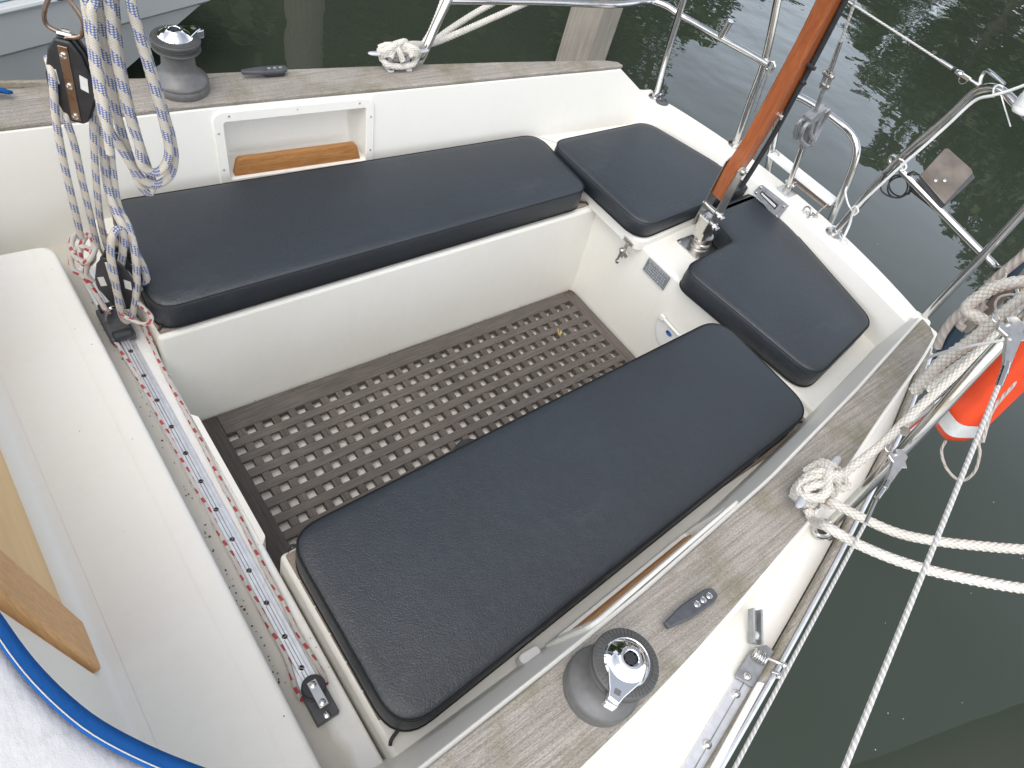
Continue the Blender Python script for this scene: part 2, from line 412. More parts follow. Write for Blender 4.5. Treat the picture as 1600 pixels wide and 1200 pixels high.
# ================================================================== SETTING
w = MB(); v = w.verts([(-60, -60, -.35), (60, -60, -.35), (60, 60, -.35), (-60, 60, -.35)]); w.face(v)
tag(obj('water', w, G['water']), 'still grey green harbour water reflecting sky and trees', None, None, 'structure')
b = MB()
b.prism([(-60, 9.5), (-3, 8.8), (6, 9.8), (12, 9.), (15.5, 5.), (16.5, -3), (18, -60), (60, -60), (60, 60), (-60, 60)], -.6, .05)
tag(obj('river_bank', b, G['bank'], bevel=.25), 'grassy bank along the far side of the water', None, None, 'structure')
# ================================================================== SAILBOAT
boat = thing('sailboat', 'cream white sailing boat seen in its open cockpit with weathered teak coaming caps', 'sailboat', (.6, 0, -.35))
TS = [(-.95, .832), (-.238, .807), (.182, .786), (.45, .765), (.718, .740), (1.2, .702), (1.655, .661), (1.9, .638)]
TP = [(-.95, .838), (-.14, .820), (.122, .812), (.342, .803), (.774, .771), (1.2, .718), (1.622, .655), (1.9, .615)]
FS = [(-.95, .795), (-.2, .772), (.3, .742), (.8, .700), (1.3, .66), (1.9, .605)]
FP = [(-.95, .768), (-.11, .762), (.262, .757), (.53, .746), (.78, .728), (1.121, .690), (1.6, .623), (1.9, .58)]
OS = [(-.95, 1.0), (-.197, .954), (.239, .925), (.5, .892), (.824, .845), (1.2, .785), (1.642, .705), (1.9, .66)]
OP = [(-.95, 1.0), (-.2, .972), (.197, .950), (.345, .937), (.479, .922), (.752, .887), (.985, .845), (1.174, .805), (1.477, .749), (1.582, .724), (1.9, .64)]
def cside(s): return (TS, FS, OS) if s > 0 else (TP, FP, OP)
def wallY(s, x, z):
    T, Fo, O = cside(s); a = interp(T, x); f = interp(Fo, x); return a-(a-f)*(.6-z)/.26
HX0, HX1, HZ0, HZ1 = .252, .663, .396, .564
DECKZ = .47
def coaming(s):
    T, Fo, O = cside(s)
    xs = sorted(set([-.95+.06*i for i in range(44)]+[HX0, HX1])); xs = [x for x in xs if x <= 1.62]+[1.645, 1.665, 1.70, 1.74, 1.78, 1.82, 1.87]
    rings = []
    for x in xs:
        H = .60 if x <= 1.645 else max(.487, .60-.113*min(1, (x-1.645)/.165))
        k = (H-.25)/.35
        def q(z): return V((x, s*wallY(s, x, z), z))
        yo = interp(O, x)
        ti = wallY(s, x, H)
        r = [q(.25), q(.25+(HZ0-.25)*k), q(.25+(HZ1-.25)*k), q(H-.003)]
        r += [V((x, s*(ti+.0010), H-.0009)), V((x, s*(ti+.0032), H)), V((x, s*(ti+.0065), H)), V((x, s*(max(yo, ti+.03)+.004), H)), V((x, s*(max(yo, ti+.03)+.010), H-.004)), V((x, s*(max(yo, ti+.03)+.026), DECKZ-.03))]
        rings.append(r)
    m = MB()
    def skip(i, j): return j == 1 and xs[i] >= HX0-1e-6 and xs[i+1] <= HX1+1e-6
    m.loft(rings, False, False, False, skip)
    m.face(m.verts(rings[-1]))
    o = obj('coaming', m, G['gel'], boat, angle=16)
    # recess box
    dp = .085
    def W(x, z, d=0): return V((x, s*(wallY(s, x, z)+d), z))
    m = MB()
    i = [W(HX0, HZ0), W(HX1, HZ0), W(HX1, HZ1), W(HX0, HZ1)]; e = .012
    bk = [W(HX0+e, HZ0+.016, dp), W(HX1-e, HZ0+.016, dp), W(HX1-e, HZ1-e, dp), W(HX0+e, HZ1-e, dp)]
    iv = m.verts(i); bv = m.verts(bk); m.face(bv)
    for k in range(4): m.face([iv[k], iv[(k+1) % 4], bv[(k+1) % 4], bv[k]])
    rec = obj('storage_recess', m, G['gelold'], boat, bevel=.006)
    m = MB()
    def wf(x, z, d): return W(x, z, -d)
    outer = rounded([(.226, .383), (.687, .383), (.687, .591), (.226, .591)], [.006, .006, .032, .032], 6)
    inner = rounded([(HX0+.002, HZ0+.002), (HX1-.002, HZ0+.002), (HX1-.002, HZ1-.002), (HX0+.002, HZ1-.002)], [.008]*4, 6)
    o0 = m.verts([wf(x, z, .0) for x, z in outer]); o1 = m.verts([wf(x, z, .007) for x, z in outer]); 
    i1 = m.verts([wf(x, z, .007) for x, z in inner]); i0 = m.verts([wf(x, z, -.012) for x, z in inner]); n = len(outer)
    for k in range(n):
        q = (k+1) % n
        m.face([o0[k], o0[q], o1[q], o1[k]]); m.face([o1[k], o1[q], i1[q], i1[k]]); m.face([i1[k], i1[q], i0[q], i0[k]])
    fr = obj('frame', m, G['gel'], rec, bevel=.0025, angle=30)
    for x, z in ((.27, .579), (.456, .5785), (.64, .579), (.676, .535), (.676, .43), (.238, .535), (.238, .43)):
        m = MB(); nrm = V((.07, -s, .16)).normalized(); m.lathe([(.0032, -.002), (.0032, .0006), (.002, .0014), (.0004, .0016)], wf(x, z, .0072), nrm, 10)
        obj('screw', m, G['steeld'], rec)
    m = MB()
    po = rounded([(.268, .392), (.650, .392), (.638, .446), (.284, .446)], [.001, .001, .014, .014], 5)
    m.prism(po, .0, .018 if s > 0 else .030, lambda x, y, z: wf(x, y, (-.004 if s > 0 else .0)-z))
    obj('retaining_strip', m, G['oiled'], rec, bevel=.003)
    # teak cap
    m = MB(); xs2 = [-.95+.05*k for k in range(53)]; xs2 = [x for x in xs2 if x < 1.6]
    ed = [(x, s*(interp(T, x)+(.002 if s > 0 else .0075))) for x in xs2]+[(1.652 if s > 0 else 1.632, s*(interp(T, 1.64)+(.004 if s > 0 else .009)))]
    eo = [(x, s*interp(O, x)) for x in xs2 if x < 1.56]+[(1.60, s*interp(O, 1.60)), (1.648 if s > 0 else 1.622, s*(interp(O, 1.64)-.014))]
    m.prism(ed+eo[::-1], .6005, .613)
    obj('coaming_cap', m, G['teak'], boat, bevel=.0035, angle=30)
    if s < 0:
        for (px, py) in ((978, 966), (1036, 1044), (1212, 800)):
            c = P(px, py, .6132); m = MB(); m.lathe([(.0052, -.004), (.0052, .0003), (.0, .0004)], c, (0, 0, 1), 14); obj('wood_plug', m, G['teak'], boat)
coaming(1); coaming(-1)
# footwell: sole + forward wall
m = MB(); m.box(-.13, 1.36, -.36, .36, -.06, -.032); obj('cockpit_sole', m, G['sole'], boat)
m = MB(); m.hexa([(-.22, -.34, -.06), (-.075, -.34, -.06), (-.075, .34, -.06), (-.22, .34, -.06), (-.22, -.34, .285), (-.12, -.34, .285), (-.12, .34, .285), (-.22, .34, .285)])
obj('footwell_front', m, G['gelold'], boat, bevel=.006)
# seats
for s in (1, -1):
    m = MB(); fo = FS if s > 0 else FP
    a = [(-.112, s*.317), (1.34, s*.309), (1.34, s*(interp(fo, 1.34)+.03)), (-.112, s*(interp(fo, -.1)+.03))]
    bt = [(-.112, s*.290), (1.34, s*.262), (1.34, s*.66), (-.112, s*.75)]
    m.hexa([(x, y, -.058) for x, y in bt]+[(x, y, .34) for x, y in a])
    seat = obj('seat', m, G['gelold'], boat, bevel=.010, bseg=3)
    m = MB()
    for k in range(6):   # teak planks over the seat
        y0 = .327+k*.062; y1 = y0+.058
        if k == 5: y1 = min(y1, .70)
        m.box(-.103+.0, 1.292, min(s*y0, s*y1), max(s*y0, s*y1), .3405, .351)
    obj('seat_slats', m, G['teakslat'], boat, bevel=.002)
# bridge deck with traveller recess, raised panel
m = MB(); m.box(-.98, -.119, -.86, .86, .20, .2895); obj('traveller_deck', m, dirty_shaded_deck(), boat, bevel=.005)
STEPX = -.1085
m = MB(); m.prism(rounded([(-.1215, .115), (-.1215, -.26), (STEPX, -.245), (STEPX, .10)], [.001, .001, .010, .010], 4), .1, .294); obj('companion_step', m, G['gel'], boat, bevel=.008, bseg=3)
m = MB()
pts = rounded([(-.98, -.86), (-.224, -.86), (-.224, .672), (-.98, .70)], [.0, .0, .04, 0], 6)
ins = [(x-(.004 if x > -.9 else 0), y-(.004 if y > 0 else 0)) for x, y in pts]
m.loft([[(x, y, .28) for x, y in pts], [(x, y, .369) for x, y in pts], [(x-(.002 if x > -.9 else 0), y-(.002 if y > 0 else 0), .374) for x, y in pts], [(x-(.006 if x > -.9 else 0), y-(.006 if y > 0 else 0), .3775) for x, y in pts], [(x-(.012 if x > -.9 else 0), y-(.012 if y > 0 else 0), .379) for x, y in pts]])
obj('bridge_panel', m, G['nonskid'], boat, angle=60, wnorm=True)
m = MB()   # smooth margin moulding lines
m.box(-.272, -.269, -.86, .66, .3785, .3802); obj('moulded_line', m, G['gel'], boat)
m = MB(); m.box(-.4235, -.4225, -.86, .66, .3785, .3796); obj('moulded_line', m, G['gelold'], boat)
# cabin bulkhead cove + washboard + jambs
m = MB(); prof = [(-.425, .3795), (-.440, .381), (-.452, .388), (-.460, .402), (-.466, .44), (-.51, .80), (-.70, .80), (-.70, .3)]
m.loft([[(x, y, z) for x, z in prof] for y in (-.86, -.395)]); obj('cabin_bulkhead', m, G['gel'], boat, angle=60)
prof = prof[:5]+[(-.49, .72), (-.70, .72), (-.70, .3)]
m = MB(); m.loft([[(x, y, z) for x, z in prof] for y in (.52, .80)]); obj('cabin_bulkhead', m, G['gel'], boat, angle=60)
m = MB(); prof2 = [(-.425, .3795), (-.440, .381), (-.450, .386), (-.456, .396), (-.470, .398), (-.70, .398), (-.70, .3)]
m.loft([[(x, y, z) for x, z in prof2] for y in (-.395, .52)]); obj('companion_sill', m, G['gel'], boat, angle=60)
m = MB(); m.hexa([(-.486, -.292, .398), (-.470, -.292, .398), (-.470, .45, .398), (-.486, .45, .398), (-.548, -.292, .86), (-.532, -.292, .86), (-.532, .45, .86), (-.548, .45, .86)])
obj('washboard', m, G['ply'], boat, bevel=.002)
for y0, y1 in ((-.385, -.288), (.446, .52)):
    m = MB(); m.hexa([(-.52, y0, .398), (-.452, y0+.0, .398), (-.452, y1, .398), (-.52, y1, .398), (-.585, y0, .98), (-.516, y0, .98), (-.516, y1, .98), (-.585, y1, .98)])
    obj('washboard_jamb', m, G['jamb'], boat, bevel=.006, bseg=3)
# aft deck + locker lid + transom rim
m = MB(); m.hexa([(1.318, -.72, -.058), (1.90, -.72, -.058), (1.90, .72, -.058), (1.318, .72, -.058), (1.336, -.72, .357), (1.90, -.72, .357), (1.90, .72, .357), (1.336, .72, .357)])
obj('aft_deck', m, G['gelold'], boat, bevel=.012, bseg=3)
m = MB(); lo = rounded([(1.302, .074), (1.302, .69), (1.80, .66), (1.84, .112)], [.045, .01, .02, .02], 6)
m.loft([[(x, y, .342) for x, y in lo], [(x, y, .374) for x, y in lo], [(x, y, .381) for x, y in offset(lo, .003)], [(x, y, .386) for x, y in offset(lo, .011)]])
lid = obj('locker_lid', m, G['gel'], boat, angle=60, wnorm=True)
m = MB(); ys = [-.66+.06*k for k in range(23)]; rings = []
for y in ys:
    xi = 1.863-.18*y*y; xo = 1.963-.245*y*y
    rings.append([(xi-.03, y, .33), (xi-.006, y, .474), (xi-.002, y, .481), (xi+.006, y, .486), (xo-.008, y, .487), (xo, y, .482), (xo+.004, y, .474), (xo+.02, y, .35), (xo-.12, y, -.5)])
m.loft(rings, False, False, False); m.face(m.verts(rings[0])); m.face(m.verts(rings[-1]))
obj('transom', m, G['gel'], boat, angle=50, wnorm=True)
# side decks, toe rails, hull
TR = [(-.95, 1.30), (-.3, 1.215), (.31, 1.090), (.59, 1.030), (.88, .962), (1.34, .845), (1.73, .722), (1.90, .655)]
for s in (1, -1):
    xs = [-.95+.1*k for k in range(29)]
    m = MB(); T, Fo, O = cside(s)
    rings = [[(x, s*(min(interp(O, x), interp(TR, x)-.01)), DECKZ-.004), (x, s*(interp(TR, x)-.006), DECKZ)] for x in xs]
    m.loft(rings, False, False, False); obj('side_deck', m, G['gel'], boat, solid=.012)
    m = MB(); xs3 = [x for x in xs if x < 1.82]
    m.loft([[(x, s*(interp(TR, x)-.004), DECKZ+.003), (x, s*(interp(TR, x)+.015), DECKZ-.002), (x, s*(interp(TR, x)+.011), DECKZ+.022), (x, s*(interp(TR, x)-.002), DECKZ+.024)] for x in xs3])
    obj('toe_rail', m, G['teak'], boat, bevel=.004)
    m = MB()
    m.tube([(x, s*(interp(TR, x)+.021), DECKZ+.006) for x in xs3], .006, 8); obj('rub_rail', m, G['alu'], boat)
    m = MB()
    m.loft([[(x, s*(interp(TR, x)+.012), DECKZ+.002), (x, s*(interp(TR, x)+.018), DECKZ-.03), (x, s*(interp(TR, x)*.985), .1), (x, s*interp(TR, x)*.82, -.55)] for x in xs], False, False, False)
    obj('hull_side', m, G['hull'], boat, solid=.02)
m = MB(); m.box(-1.5, 1.7, -.9, .9, -.5, -.07); obj('bilge', m, G['hull'], boat)
# white hinge blocks outboard of the port seat
for px, py in ((826, 1026), (1172, 716)):
    c = P(px, py, .365); m = MB(); m.prism(rounded([(-.024, -.011), (.024, -.011), (.024, .011), (-.024, .011)], .010, 4), -.016, .014, lambda x, y, z: (c.x+x, c.y+y-.05*x, c.z+z))
    obj('locker_hinge', m, G['white'], boat, bevel=.003)
# ================================================================== GRATING
gr = thing('cockpit_grating', 'weathered grey brown teak grating of square holes on the cockpit floor', 'grating', (.6, 0, 0))
PRY = .0518
m = MB()
def tbox(x0, x1, y0, y1, z0, z1, tone):
    n0 = len(m.bm.faces); m.box(x0, x1, y0, y1, z0, z1); m.bm.faces.ensure_lookup_table(); m.paint(m.bm.faces[n0:], tone)
hx, hy = .0138, .0127
for k in range(8):   # long slats between hole rows
    y = .205-PRY*(k+.5); m = MB(); tbox(-.0155, 1.2655, y-(PRY/2-hy), y+(PRY/2-hy), -.0105, 0.0, random.uniform(.9, 1.15))
    obj('long_slat', m, G['teakg'], gr, bevel=.0012, bseg=1)
for k in range(25):  # cross slats, notched under the long ones
    x = .05*(k+.5); m = MB(); prof = [(-.205-hy*0-.0125, -.0190)]; prof = []
    ys_ = []
    for r in range(9):
        y = .205-PRY*r; ys_ += [(y+hy-.0004, y-hy+.0004)]
    up_ = []
    for i, (ya, yb) in enumerate(ys_):
        up_ += [(ya, -.011) if i else (ya, -.0190), (ya, -.0010), (yb, -.0010), (yb, -.011) if i < 8 else (yb, -.0190)]
    m.loft([[(x-(.025-hx), y, z) for y, z in up_], [(x+(.025-hx), y, z) for y, z in up_]])
    m.paint(m.bm.faces, random.uniform(.85, 1.15)); obj('cross_slat', m, G['teakgy'], gr, bevel=.0008, bseg=1)
for s in (1, -1):
    m = MB(); yb = .205+hy
    m.hexa([(-.0135, s*yb, -.0190), (1.2635, s*yb, -.0190), (1.2635, s*.264, -.0190), (-.0135, s*.288, -.0190), (-.0135, s*yb, .0005), (1.2635, s*yb, .0005), (1.2635, s*.264, .0005), (-.0135, s*.288, .0005)])
    m.paint(m.bm.faces, .95); obj('side_board', m, G['teakg'], gr, bevel=.002)
m = MB(); m.prism(rounded([(1.2645, -.263), (1.311, -.262), (1.311, .262), (1.2645, .263)], [0, .022, .022, 0], 4), -.0190, .0008); m.paint(m.bm.faces, 1.05); obj('end_board', m, G['teakgy'], gr, bevel=.002)
m = MB(); m.box(-.118, -.0145, -.288, .288, -.0190, .0008); m.paint(m.bm.faces, .8); obj('end_board', m, G['teakgy'], gr, bevel=.002)
# ================================================================== CUSHIONS
def cushion(name, label, poly, radii, z0, z1, straps=(), dome=.006, tabs=(), lift=.022):
    th = thing(name, label, 'cushion', (sum(p[0] for p in poly)/len(poly), sum(p[1] for p in poly)/len(poly), z0), 'black cockpit cushions')
    zt = z1+lift; kk = lift/(CC.z-z1); poly = [(x+(CC.x-x)*kk, y+(CC.y-y)*kk) for x, y in poly]; z1 = zt
    po = rounded(poly, radii, 9)
    # densify
    out = []
    for i in range(len(po)):
        a = V((*po[i], 0)); b2 = V((*po[(i+1) % len(po)], 0)); n = max(1, int((b2-a).length/.035))
        for k in range(n): q = a.lerp(b2, k/n); out.append((q.x, q.y))
    po = out
    wob = lambda i, a: a*math.sin(i*.37+z0*90)
    m = MB()
    def ring(d, z, wv=0): return [(x, y, z+wob(i, wv)) for i, (x, y) in enumerate(offset(po, d))]
    rings = [ring(.012, z0), ring(.004, z0+.002), ring(.001, z0+.010), ring(-.0015, (z0+z1)/2, .001), ring(.0, z1-.010, .0008), ring(.0015, z1-.004), ring(.006, z1-.0005), ring(.014, z1+.002), ring(.030, z1+dome*.7)]
    rv = m.loft(rings, True, True, False)
    f = m.face(rv[-1])
    bmesh.ops.triangulate(m.bm, faces=[f])
    body = obj('cover', m, G['vinyl'], th, angle=75)
    m = MB(); m.tube([V((x, y, z1-.0030)) for x, y in offset(po, .0010)], .0017, 6, True)
    m.tube([V((x, y, z0+.006)) for x, y in offset(po, .0008)], .002, 6, True)
    obj('piping', m, G['piping'], th)
    for st in straps:
        m = MB(); m.tube(catmull(st, 6), .0035, 6); obj('strap', m, G['rubber'], th)
    for t in tabs:
        m = MB(); m.prism(t[0], t[1], t[2]); obj('tab', m, G['rubber'], th, bevel=.001)
    return th
cushion('seat_cushion', 'long black vinyl seat cushion below the white wall recess, behind the hanging ropes',
        [(-.104, .336), (1.287, .333), (1.306, .652), (-.07, .742)], [.06, .06, .07, .05], .3515, .412,
        [[(-.085, .352, .355), (-.094, .338, .357), (-.103, .330, .3495)], [(1.262, .345, .356), (1.288, .332, .357), (1.298, .326, .349)]])
tb = [(.365+.038*math.cos(t), -.300+.030*math.sin(t)) for t in [PI*k/10 for k in range(11)]]
cushion('seat_cushion', 'long black vinyl seat cushion nearest the camera, beside the big grey winch and teak coaming',
        [(-.098, -.316), (1.272, -.292), (1.262, -.672), (-.10, -.752)], [.07, .085, .085, .075], .3515, .4155,
        [[(-.062, -.335, .357), (-.085, -.318, .357), (-.098, -.324, .3505)], [(-.070, -.725, .357), (-.100, -.735, .356), (-.108, -.742, .3495)], [(1.235, -.655, .357), (1.262, -.668, .356), (1.275, -.675, .349)]],
        tabs=[(tb, .356, .359)], lift=.015)
cushion('stern_cushion', 'black vinyl stern cushion on the raised locker lid, farthest from the camera',
        [(1.292, .082), (1.283, .560), (1.755, .552), (1.872, .18), (1.885, .104), (1.60, .098)], [.075, .06, .08, .03, .02, .02], .3865, .4455, lift=.004)
cushion('stern_cushion', 'notched black vinyl stern cushion wrapping round the foot of the tiller',
        [(1.312, -.090), (1.592, -.066), (1.625, .088), (1.90, .096), (1.885, -.09), (1.775, -.545), (1.368, -.604)], [.06, .03, .012, .02, .05, .08, .07], .3575, .4205, lift=.014)
# ================================================================== WINCHES
def winch():
    root = thing('winch', 'x', 'winch')
    m = MB(); m.lathe([(.0615, 0), (.0625, .003), (.0625, .017), (.0605, .0195), (.0605, .0215), (.0625, .0235), (.0620, .028), (.058, .033), (.049, .041), (.041, .050), (.0375, .060), (.0365, .075), (.036, .092), (.038, .097)], seg=48); obj('drum', m, G['winch'], root, angle=40)
    m = MB(); m.lathe([(.037, .095), (.050, .100), (.0525, .103), (.0515, .106), (.044, .109), (.043, .112), (.044, .115), (.052, .118), (.0535, .121), (.0530, .125), (.047, .129), (.036, .1295), (.030, .129)], seg=56)
    for k in range(48):
        a = 2*PI*k/48; d = V((math.cos(a), math.sin(a), 0)); m.bar(d*.0405+V((0, 0, .1294)), d*.0505+V((0, 0, .1275)), .0026, .003)
    obj('rope_jaw', m, G['winchj'], root)
    m = MB(); m.lathe([(.0365, .1285), (.0372, .131), (.0355, .133), (.0345, .1325), (.030, .137), (.024, .1415), (.0185, .144), (.0165, .1465), (.0130, .147), (.0118, .1455), (.0118, .1300), (.0, .1300)], seg=48)
    cap = obj('cap', m, G['chrome'], root, angle=30)
    m = MB()
    st = []
    for k in range(16):
        r = .0112 if k % 2 == 0 else .0082; a = 2*PI*k/16; st.append((r*math.cos(a), r*math.sin(a)))
    m.prism(st, .1305, .1445); obj('socket', m, G['black'], cap)
    m = MB(); arm = rounded([(.030, -.022), (.052, -.012), (.064, -.009), (.067, .008), (.054, .012), (.030, .024), (.012, .033), (.012, -.031)], [.005, .004, .004, .004, .004, .005, .01, .01], 3)
    m.prism(arm, .1298, .1345); a2 = rounded([(.050, -.010), (.072, -.012), (.072, .008), (.052, .011)], .003, 2); m.prism(a2, .112, .1305)
    arm_o = obj('feeder_arm', m, G['chrome'], root, bevel=.0018)
    m = MB(); m.prism(rounded([(.047, -.005), (.056, -.005), (.056, .005), (.047, .005)], .0015, 2), .1345, .1349); obj('mark', m, G['winch'], arm_o)
    return root
w1 = winch(); tag(w1, 'grey winch with a chrome top on the coaming nearest the camera'); w1['group'] = 'cockpit winches'
w2 = copy_tree(w1)
w1.location = (.160, -.886, .613); w1.rotation_euler = (0, 0, math.radians(-152)); w1.scale = (.97, .97, 1.0)
w2['label'] = 'grey winch with a chrome top beyond the hanging blue flecked ropes, near the other boat'
w2.location = (.190, .868, .613); w2.rotation_euler = (0, 0, math.radians(20)); w2.scale = (1.09, 1.09, 1.06)
# ================================================================== JAMMING CLEATS
def jam():
    root = thing('jam_cleat', 'x', 'cleat')
    m = MB(); m.prism(rounded([(-.064, -.006), (-.015, -.0135), (.045, -.014), (.062, -.009), (.062, .009), (.045, .014), (-.015, .0135), (-.064, .006)], [.004, .02, .01, .008, .008, .01, .02, .004], 3), .012, .023)
    body = obj('arm', m, G['dgrey'], root, bevel=.003)
    m = MB(); m.hexa([(.000, -.010, 0), (.052, -.010, 0), (.052, .010, 0), (.000, .010, 0), (-.012, -.011, .013), (.056, -.011, .013), (.056, .011, .013), (-.012, .011, .013)]); obj('base', m, G['black'], root, bevel=.003)
    for x in (.012, .028, .044):
        m = MB(); m.lathe([(.0062, .0222), (.0062, .0242), (.004, .0254), (.0003, .0258)], (x, 0, 0), seg=14); m.box(x-.0056, x+.0056, -.0006, .0006, .0250, .0260); obj('screw', m, G['steel'], root)
    return root
j1 = jam(); tag(j1, 'small dark grey jamming cleat with three screws on the coaming beside the nearest winch'); j1['group'] = 'jamming cleats'
j2 = copy_tree(j1)
j1.location = (.384, -.880, .613); j1.rotation_euler = (0, 0, math.radians(-3))
j2.location = (.418, .872, .613); j2.rotation_euler = (0, 0, math.radians(-4)); j2['label'] = 'small dark grey jamming cleat with three screws on the coaming above the white wall recess'
# ================================================================== HORN CLEATS + MOORING ROPES
def horn():
    root = thing('horn_cleat', 'x', 'cleat')
    m = MB(); prof = [(-.098, .004, .052), (-.09, .008, .0515), (-.06, .0105, .049), (-.03, .011, .046), (0, .012, .045), (.03, .011, .046), (.06, .0105, .049), (.09, .008, .0515), (.098, .004, .052)]
    m.loft([[(x, w_*c, z+.62*w_*s2) for c, s2 in [(math.cos(2*PI*k/12), math.sin(2*PI*k/12)) for k in range(12)]] for x, w_, z in prof]); obj('bar', m, G['cast'], root, angle=60)
    for x in (-.030, .030):
        m = MB(); m.loft([[(x-.010, -.024, 0), (x+.010, -.024, 0), (x+.010, .024, 0), (x-.010, .024, 0)], [(x-.009, -.023, .007), (x+.009, -.023, .007), (x+.009, .023, .007), (x-.009, .023, .007)], [(x-.007, -.009, .012), (x+.007, -.009, .012), (x+.007, .009, .012), (x-.007, .009, .012)], [(x-.007, -.008, .046), (x+.007, -.008, .046), (x+.007, .008, .046), (x-.007, .008, .046)]])
        ft = obj('foot', m, G['cast'], root, bevel=.002)
        for y in (-.018, .018):
            m = MB(); m.lathe([(.004, .006), (.004, .0085), (.001, .0092)], (x, y, 0), seg=10); obj('screw', m, G['steeld'], ft)
    return root
h1 = horn(); tag(h1, 'cast aluminium mooring cleat wrapped in white rope on the coaming nearest the camera'); h1['group'] = 'mooring cleats'
h2 = copy_tree(h1)
h1.location = (.806, -.842, .613); h1.rotation_euler = (0, 0, math.radians(8))
h2.location = (.815, .828, .613); h2.rotation_euler = (0, 0, math.radians(-6)); h2['label'] = 'cast aluminium mooring cleat wrapped in white rope on the far coaming'
def braid(r, k=36., n=3, amp=.09):
    return lambda u, v: r*(1+amp*(abs(math.sin(2*PI*(u*k+v*n))*math.sin(2*PI*(u*k-v*n)))*2-1))
def rope(name, pts, r, mat, parent=None, n=10, step=None, closed=False, seg=12, amp=0, k=36.):
    p = catmull(pts, n, closed)
    if step: p = resample(p, step)
    m = MB(); m.tube(p, r, 24 if amp >= .1 else seg, closed, braid(r, k, 3 if amp >= .1 else 4, amp) if amp else None)
    return obj(name, m, mat, parent)
def cl(root, pts):
    c, s = math.cos(root.rotation_euler[2]), math.sin(root.rotation_euler[2]); L = root.location
    return [V((L.x+c*x-s*y, L.y+s*x+c*y, L.z+z)) for x, y, z in pts]
RM = .0088
wrap = []
for t in range(0, 3*24+1):
    a = 2*PI*t/24; lift = .006*(t/24)
    x = .052*math.sin(a)*(1+.06*(t/24)); y = .021*math.sin(2*a); z = .047+.013*math.cos(2*a+.6)+lift+(.004 if math.cos(a) > 0 else 0)
    wrap.append((x, y, z))
turn = [(.040, .019, .020), (.0, .022, .016), (-.040, .019, .022), (-.050, .0, .030), (-.040, -.019, .024), (.0, -.022, .018), (.040, -.020, .022), (.050, .0, .032)]
def mooring(label, root, tails, extra, rl):
    th = thing('mooring_rope', label, 'rope', tuple(root.location), 'mooring ropes')
    c0 = cl(root, turn+wrap)
    rope('knot', c0, RM, G['ropew'], th, 6, .0035, amp=.11)
    for t in tails: rope('line', t, rl, G['ropew'], th, 14, .0035, amp=.11)
    for e in extra: rope('turn', cl(root, e), RM, G['ropew'], th, 8, .0035, amp=.11)
    return th
z6 = .645
mooring('white rope wrapped on the near cleat with two lines leading out over the water', h1,
        [[*cl(h1, [(-.02, -.03, .02), (.0, -.05, .026)]), PD(1300, 785, 1.42), PD(1345, 808, 1.40), PD(1400, 832, 1.38), PD(1460, 845, 1.37), PD(1530, 853, 1.36), PD(1610, 859, 1.36), PD(1800, 868, 1.37)],
         [*cl(h1, [(-.05, -.02, .02), (-.062, -.045, .018)]), PD(1290, 822, 1.32), PD(1340, 850, 1.30), PD(1400, 875, 1.28), PD(1460, 893, 1.27), PD(1530, 908, 1.26), PD(1610, 921, 1.26), PD(1800, 945, 1.27)],
         [*cl(h1, [(.03, -.025, .03), (.06, -.05, .035)]), PD(1318, 742, 1.50), PD(1350, 716, 1.50), PD(1380, 692, 1.49), PD(1420, 652, 1.48), PD(1465, 610, 1.46), PD(1500, 578, 1.44), PD(1527, 553, 1.42), PD(1562, 518, 1.39), PD(1610, 475, 1.36)]],
        [[(-.02, .024, .05), (.0, .012, .072), (.02, -.012, .074), (.03, -.03, .05), (.03, -.04, .02)], [(-.06, .012, .06), (-.035, .0, .074), (-.015, -.02, .07), (-.004, -.036, .04)], [(.02, .03, .03), (.03, .02, .065), (.01, .0, .082), (-.02, -.012, .078), (-.04, -.026, .05)]], .0092)
mooring('white rope wrapped on the far cleat with lines leading up past the pile', h2,
        [[*cl(h2, [(-.02, .02, .04), (.02, .03, .06)]), PD(648, 82, 2.28), PD(668, 60, 2.30), PD(682, 30, 2.32), PD(695, -5, 2.34), PD(715, -60, 2.38), PD(790, -330, 2.55)],
         [*cl(h2, [(.0, .03, .03), (.05, .036, .05)]), PD(672, 68, 2.40), PD(700, 48, 2.46), PD(740, 22, 2.56), PD(785, -3, 2.64), PD(860, -45, 2.8), PD(1150, -200, 3.5)],
         [*cl(h2, [(.02, .03, .03), (.06, .04, .04)]), PD(680, 66, 2.40), PD(720, 50, 2.47), PD(770, 28, 2.56), PD(840, -3, 2.7), PD(940, -45, 2.9), PD(1230, -160, 3.6)]],
        [[(-.02, .024, .05), (.0, .012, .072), (.02, -.012, .074), (.03, -.026, .05)], [(-.06, .012, .06), (-.035, .0, .074), (-.015, -.02, .07), (.0, -.03, .04)], [(.02, .03, .03), (.03, .02, .065), (.01, .0, .082), (-.02, -.012, .078), (-.04, -.026, .05)]], .0105)
